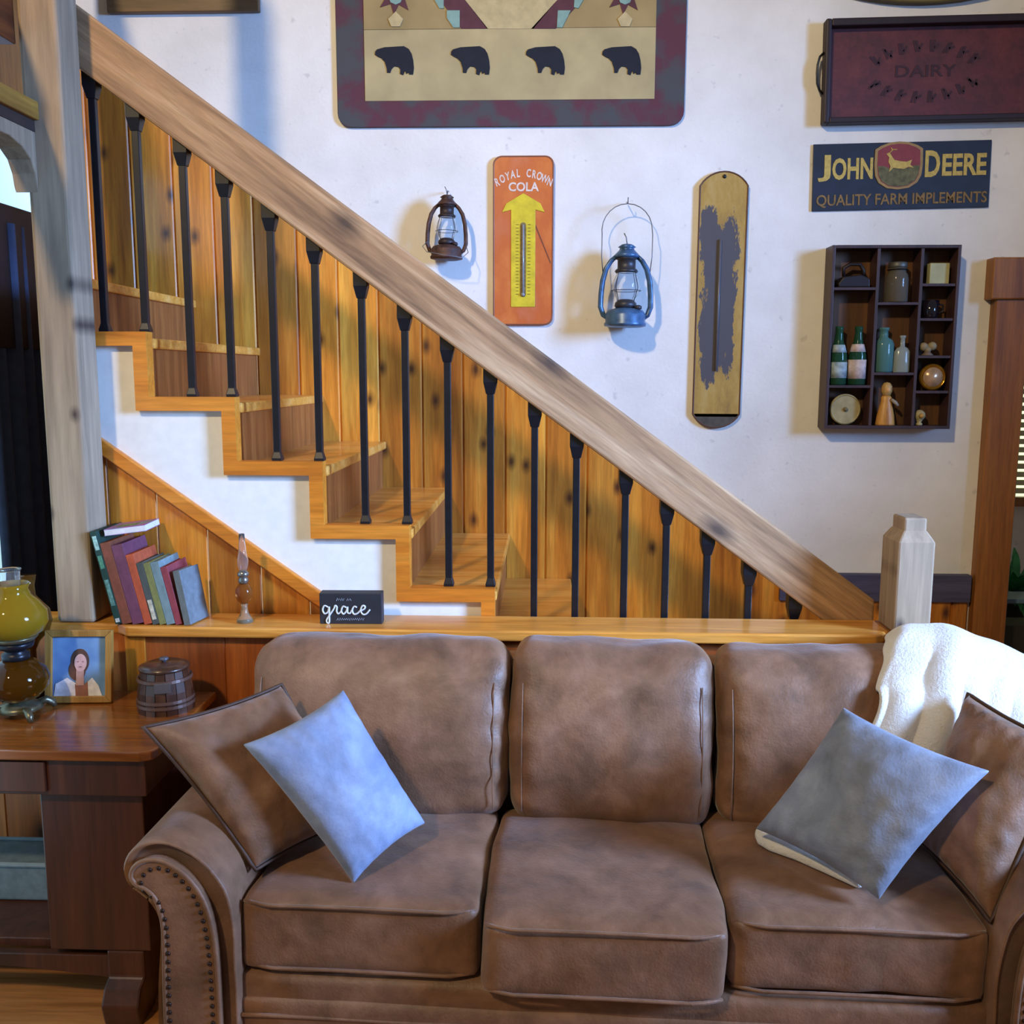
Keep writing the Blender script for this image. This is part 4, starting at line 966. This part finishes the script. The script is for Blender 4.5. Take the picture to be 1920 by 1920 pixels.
# arms
arm = [(-.70, .05), (-.698, .30), (-.700, .42), (-.712, .52), (-.738, .575), (-.778, .618), (-.828, .645), (-.872, .651), (-.915, .640), (-.945, .614), (-.957, .578), (-.946, .548), (-.918, .528), (-.892, .500), (-.876, .44), (-.886, .30), (-.892, .15), (-.890, .05)]
pan = [(-.738, .06), (-.738, .30), (-.742, .42), (-.756, .50), (-.780, .552), (-.815, .590), (-.855, .612), (-.893, .612), (-.920, .596), (-.929, .572), (-.916, .552), (-.890, .538), (-.870, .508), (-.860, .44), (-.864, .30), (-.866, .15), (-.864, .06)]
def arm_build(side):
    f = (lambda x: x-.145) if side < 0 else (lambda x: (-x+.285)-.145)
    ap_ = spline(arm, 3); 
    m_ = MB(); n_ = len(ap_); ys = [-.030, -.038, -.030, .05, .15, .3, .45, .6, .70]; sc_ = [.90, .96, 1, 1, 1, 1, 1, 1, 1]
    cx_, cz_ = -.83, .40
    rings = []
    for y_, s_ in zip(ys, sc_):
        ring_ = []
        for x, z in ap_:
            w_ = .006*noise.noise(Vector((x*8, y_*6, z*8+side)))
            xx = -.82+(x+.82)*s_; zz = z if s_ == 1 else z-(z-.3)*(1-s_)*.35
            ring_.append(m_.b.verts.new((f(xx+w_), y_+(.008 if s_ < .93 else 0), max(.05, zz+w_))))
        rings.append(ring_)
    for a, b in zip(rings, rings[1:]):
        for k in range(n_): m_.b.faces.new((a[k], a[(k+1) % n_], b[(k+1) % n_], b[k]))
    m_.b.faces.new(rings[0]); m_.b.faces.new(rings[-1][::-1])
    am = m_.build('arm', M['leather'], sf, smooth=True)
    pp_ = spline(pan, 3)
    fp_ = MB().prism([(f(x), z) for x, z in pp_], -.052, -.020).build('arm_front_panel', M['leather'], am, bevel=.008, seg=3)
    MB().tube([(f(x), -.050, z) for x, z in pp_], .006, 8).build('piping', M['leather'], fp_, smooth=True)
    # nailheads spaced along the panel
    cum = [0]; cen = [(x*.80+(-.818)*.20, z*.98-.006) for x, z in pp_]
    for p, q_ in zip(cen, cen[1:]): cum.append(cum[-1]+math.hypot(q_[0]-p[0], q_[1]-p[1]))
    st_ = MB().ball((0, 0, 0), .0062, 1, (1, .6, 1)); first = None; nn = int(cum[-1]/.021)
    nm_ = plain('bronze_nail', '3c2c26', .3, .6)
    for j in range(nn+1):
        L_ = cum[-1]*j/nn; i_ = max(k for k in range(len(cum)) if cum[k] <= L_+1e-9); i_ = min(i_, len(cen)-2)
        t = (L_-cum[i_])/max(1e-9, cum[i_+1]-cum[i_]); x = cen[i_][0]*(1-t)+cen[i_+1][0]*t; z = cen[i_][1]*(1-t)+cen[i_+1][1]*t
        if first is None: first = st_.build('nailhead', nm_, fp_, loc=(f(x), -.053, z), smooth=True)
        else:
            c = first.copy(); COL.objects.link(c); c.parent = fp_; c.location = (f(x), -.053, z)
arm_build(-1); arm_build(1)
for x in (-.78, .80):
    for y in (.06, .62): MB().lathe([(.022, 0), (.030, .06)], (x, y, 0), 16).build('leg', M['tabled'], sf)

# ------------------------------------------------------------------ pillows
def pillow(name, lab, cn, th, mat, piping=None, group=None, seed=1, wr=.010, pinch=.08, cat='pillow', flip=1):
    """cn: corners in the order bottom-front, left/top..., real positions; th half thickness"""
    A, B, C, D = [Vector(c) for c in cn]; ctr = (A+B+C+D)/4
    nrm = ((C-A).cross(D-B)).normalized()
    if nrm.y > 0: nrm = -nrm
    m_ = MB(); N_ = 30
    def pt(u, v, side):
        # pinched edges, pointed corners
        uu = u-.5; vv = v-.5
        eu, ev = 1-(2*abs(uu))**2, 1-(2*abs(vv))**2
        pu = .5+uu*(1-pinch*ev); pv_ = .5+vv*(1-pinch*eu)
        p = (A*(1-pu)+B*pu)*(1-pv_)+(D*(1-pu)+C*pu)*pv_
        t = (max(0, eu)**.42)*(max(0, ev)**.42)
        w_ = noise.fractal(Vector((u*3.2+seed*3.1, v*3.2, side*2.)), 1., 2., 3)*wr*min(1, t*2)
        # gathers running in from the edges
        g_ = (math.sin(u*46+seed)*(1-ev)**3*.35+math.sin(v*46+seed*2)*(1-eu)**3*.35)*wr*min(1, t*3)
        return p + nrm*side*(t*th+w_+g_)
    for side in (1, -1): m_.grid(lambda u, v: pt(u, v, side)-ctr, N_, N_)
    bmesh.ops.remove_doubles(m_.b, verts=m_.b.verts, dist=2e-4)
    if piping:
        root = thing(name, lab, cat, ctr, group=group); m_.build('cushion_body', mat, root, smooth=True, sub=1)
        e = [pt(k/24, 0, 0)-ctr for k in range(24)]+[pt(1, k/24, 0)-ctr for k in range(24)]+[pt(1-k/24, 1, 0)-ctr for k in range(24)]+[pt(0, 1-k/24, 0)-ctr for k in range(24)]
        MB().tube(e, .0048, 8, True).build('piping', piping, root, smooth=True)
        return root
    o = m_.build(name, mat, None, loc=ctr, smooth=True, sub=1); return tag(o, lab, cat, group)
# left pair
Bf = (-.685, -1.945, .525); Al = atY(268, 1363, -1.90); Dt = atY(528, 1283, -1.65); Cb = (-.47, -1.68, .53)
pillow('suede_pillow', 'brown pillow matching the sofa, leaning on its left arm', [Bf, Cb, Dt, Al], .085, M['leather'], M['piping'], seed=3, wr=.014, pinch=.06)
L_ = atY(450, 1394, -1.93); T_ = atY(644, 1289, -1.76); R_ = atY(801, 1545, -1.78); B_ = atY(664, 1661, -1.965)
pillow('velvet_pillow', 'light blue velvet pillow standing on its corner at the left of the sofa', [B_, R_, T_, L_], .068, M['velvet'], seed=5, wr=.008, pinch=.07)
# right pair
Bf = atY(1858, 1730, -2.07); Ar = atY(2010, 1400, -1.93); Dt = atY(1815, 1300, -1.70); Cb = atY(1712, 1570, -1.80)
pillow('suede_pillow', 'brown pillow at the right arm, in front of the cream throw', [Bf, Cb, Dt, Ar], .085, M['leather'], M['piping'], seed=8, wr=.014, pinch=.05)
T_ = atY(1580, 1322, -1.76); R_ = atY(1863, 1444, -1.99); B_ = atY(1649, 1692, -2.04); L_ = atY(1412, 1555, -1.80)
pillow('velvet_pillow', 'grey blue velvet pillow tilted in front of the brown pillow on the right', [B_, R_, T_, L_], .068, M['velvetd'], seed=6, wr=.008, pinch=.07)

# ------------------------------------------------------------------ throw
def throw():
    root = None; m_ = MB(); NU, NV = 46, 60
    # path from behind the back, over the top, down the cushion and out on the seat: (y, z) world, at s
    path = [(-1.365, .86), (-1.365, .95), (-1.385, .985), (-1.44, 1.000), (-1.52, .985), (-1.59, .925), (-1.655, .84), (-1.69, .72), (-1.700, .62), (-1.715, .555), (-1.75, .535), (-1.79, .532)]
    sp_ = spline(path, 8); 
    # left edge and right edge x along the path
    lx = [(0, 1.02), (.2, .99), (.30, .945), (.38, .915), (.50, .865), (.72, .74), (.82, .64), (1, .60)]; rx = [(0, 1.30), (.3, 1.40), (.6, 1.30), (.8, .98), (1, .80)]
    def itp(tab, t):
        for (a, va), (b, vb) in zip(tab, tab[1:]):
            if t <= b: f_ = (t-a)/(b-a); f_ = f_*f_*(3-2*f_); return va+(vb-va)*f_
        return tab[-1][1]
    def fn(u, v):
        i_ = v*(len(sp_)-1); k = min(int(i_), len(sp_)-2); f_ = i_-k
        y = sp_[k][0]*(1-f_)+sp_[k+1][0]*f_; z = sp_[k][1]*(1-f_)+sp_[k+1][1]*f_
        xl, xr = itp(lx, v), itp(rx, v); x = xl+(xr-xl)*u
        tf = 1-.75*math.exp(-((v-.27)/.12)**2); fold = tf*(.013*math.sin(u*19+v*2.5)+.008*math.sin(u*9-v*4))+.006*noise.noise(Vector((u*7, v*7, 2)))
        z -= .55*max(0, x-1.10)**1.3*(1 if v < .62 else max(0, 1-(v-.62)*5))
        z -= 9*max(0, .06-(x-xl))**2 if v < .5 else 0
        out = min(1, max(0, (v-.15)*5)); 
        return Vector((x+fold*.3, y-abs(fold)*out*1.2-.006, z+(fold*.55 if .15 < v < .5 else 0)))
    m_.grid(fn, NU, NV)
    o = m_.build('sherpa_throw', M['sherpa'], smooth=True); s1 = o.modifiers.new('s', 'SOLIDIFY'); s1.thickness = .016; s1.offset = 1
    s2 = o.modifiers.new('b', 'SUBSURF'); s2.levels = 1; s2.render_levels = 1
    tag(o, 'cream fleece throw draped over the right end of the sofa back', 'throw blanket')
    # folded corner lying on the seat
    pts = [atZ(x, y, .525) for x, y in ((1414, 1566), (1420, 1580), (1440, 1592), (1490, 1610), (1540, 1632), (1610, 1664), (1680, 1640), (1660, 1560), (1500, 1545), (1430, 1556))]
    f_ = MB(); f_.prism([(p.x, p.y) for p in pts], .517, .545, lambda p, t: Vector((p[0], p[1], t)))
    f_.build('folded_corner', M['sherpa'], o, bevel=.011, seg=4, smooth=True)
throw()

# ------------------------------------------------------------------ plant beyond the casing
pl = thing('potted_plant', 'green leafy plant in a dark pot seen past the casing at the right edge', 'plant', (2.36, .72, 0))
MB().lathe([(.15, 0), (.17, .02), (.20, .62), (.205, .64), (.19, .64), (.17, .60), (0, .60)], seg=32).build('pot', plain('dark_green_pot', '1e2a28', .4), pl, smooth=True)
MB().lathe([(.20, .60), (.215, .61), (.215, .635), (.20, .64)], seg=32).build('pot_rim', plain('pot_rim_blue', '4c6c84', .4), pl, smooth=True)
lm = plain('leaf_green', '3c8c54', .45, var=.25, vs=10); mb = MB(); rr_ = random.Random(11)
for k in range(80):
    a = rr_.uniform(0, 6.283); ln = rr_.uniform(.22, .42); el = rr_.uniform(.2, 1.2); w_ = .018
    d_ = Vector((math.cos(a)*math.cos(el), math.sin(a)*math.cos(el), math.sin(el))); sd = d_.cross(Vector((0, 0, 1))).normalized()
    L0 = None; prev = None
    for j in range(7):
        t = j/6; c = Vector((0, 0, .6))+d_*ln*t+Vector((0, 0, -.35*ln*t*t)); ww_ = w_*math.sin(math.pi*min(1, t*.9+.08))
        cur = (mb.b.verts.new(c-sd*ww_), mb.b.verts.new(c+Vector((0, 0, -.004))), mb.b.verts.new(c+sd*ww_))
        if prev:
            mb.b.faces.new((prev[0], prev[1], cur[1], cur[0])); mb.b.faces.new((prev[1], prev[2], cur[2], cur[1]))
        prev = cur
o = mb.build('foliage', lm, pl, smooth=True)
ps = thing('side_stand', 'dark side stand with a blue grey top beside the plant at the right edge', 'stand', (0, 0, 0))
BX(1.99, 2.30, .12+.02, .30, .70, .72).build('top', plain('stand_blue', '4c6880', .35), ps, bevel=.004)
mb = MB()
for x in (2.01, 2.27):
    for y in (.15, .28): mb = BX(x, x+.025, y-.01, y+.015, 0, .70).build('leg', M['iron'], ps)
BX(2.0, 2.29, .14, .29, .10, .60).build('cabinet', plain('stand_dark', '22241e', .5), ps)

# ------------------------------------------------------------------ empties to the base of their things
bpy.context.view_layer.update()
for o in [o for o in COL.objects if o.type == 'EMPTY' and not o.parent and o.location.length < 1e-6]:
    xs = []
    def walk(c):
        if c.type == 'MESH': xs.extend([c.matrix_world @ Vector(b) for b in c.bound_box])
        for k in c.children: walk(k)
    walk(o)
    if not xs: continue
    c = Vector(((min(p.x for p in xs)+max(p.x for p in xs))/2, (min(p.y for p in xs)+max(p.y for p in xs))/2, min(p.z for p in xs)))
    o.location = c
    for k in o.children: k.location = k.location - c

# ------------------------------------------------------------------ light
def area(name, loc, target, size, energy, col, sy=None, spread=180):
    l = bpy.data.lights.new(name, 'AREA'); l.energy = energy; l.color = col; l.size = size
    l.shape = 'RECTANGLE' if sy else 'DISK'
    if sy: l.size_y = sy
    l.spread = R(spread)
    o = bpy.data.objects.new(name, l); COL.objects.link(o); o.location = loc
    o.rotation_euler = (Vector(target)-Vector(loc)).to_track_quat('-Z', 'Y').to_euler(); return o
def point(name, loc, r, energy, col):
    l = bpy.data.lights.new(name, 'POINT'); l.energy = energy; l.color = col; l.shadow_soft_size = r
    o = bpy.data.objects.new(name, l); COL.objects.link(o); o.location = loc; return o
WE, BE, AE, SE = 62, 54, .14, 28
area('ceiling_lamp', (-2.2, -6.0, 5.2), (0, 0, 2.6), .36, WE, (1, .76, .42), spread=80)
area('daylight_window', (4.6, -3.4, 2.8), (-1.8, 0, 1.9), 1.2, BE, (.24, .47, 1.0), 1.3, spread=44)
area('sofa_blue_fill', (3.6, -2.9, 1.9), (.5, -1.6, .85), .8, SE, (.34, .55, 1.0), .9, spread=46)  # added blue fill to brighten the sofa, no door stands there
w = bpy.data.worlds.new('world'); scene.world = w; w.use_nodes = True
w.node_tree.nodes['Background'].inputs[0].default_value = (1.0, .93, .84, 1); w.node_tree.nodes['Background'].inputs[1].default_value = AE
vs = scene.view_settings; vs.view_transform = 'Standard'; vs.look = 'None'; vs.gamma = 1; vs.use_curve_mapping = False; vs.exposure = 0.0
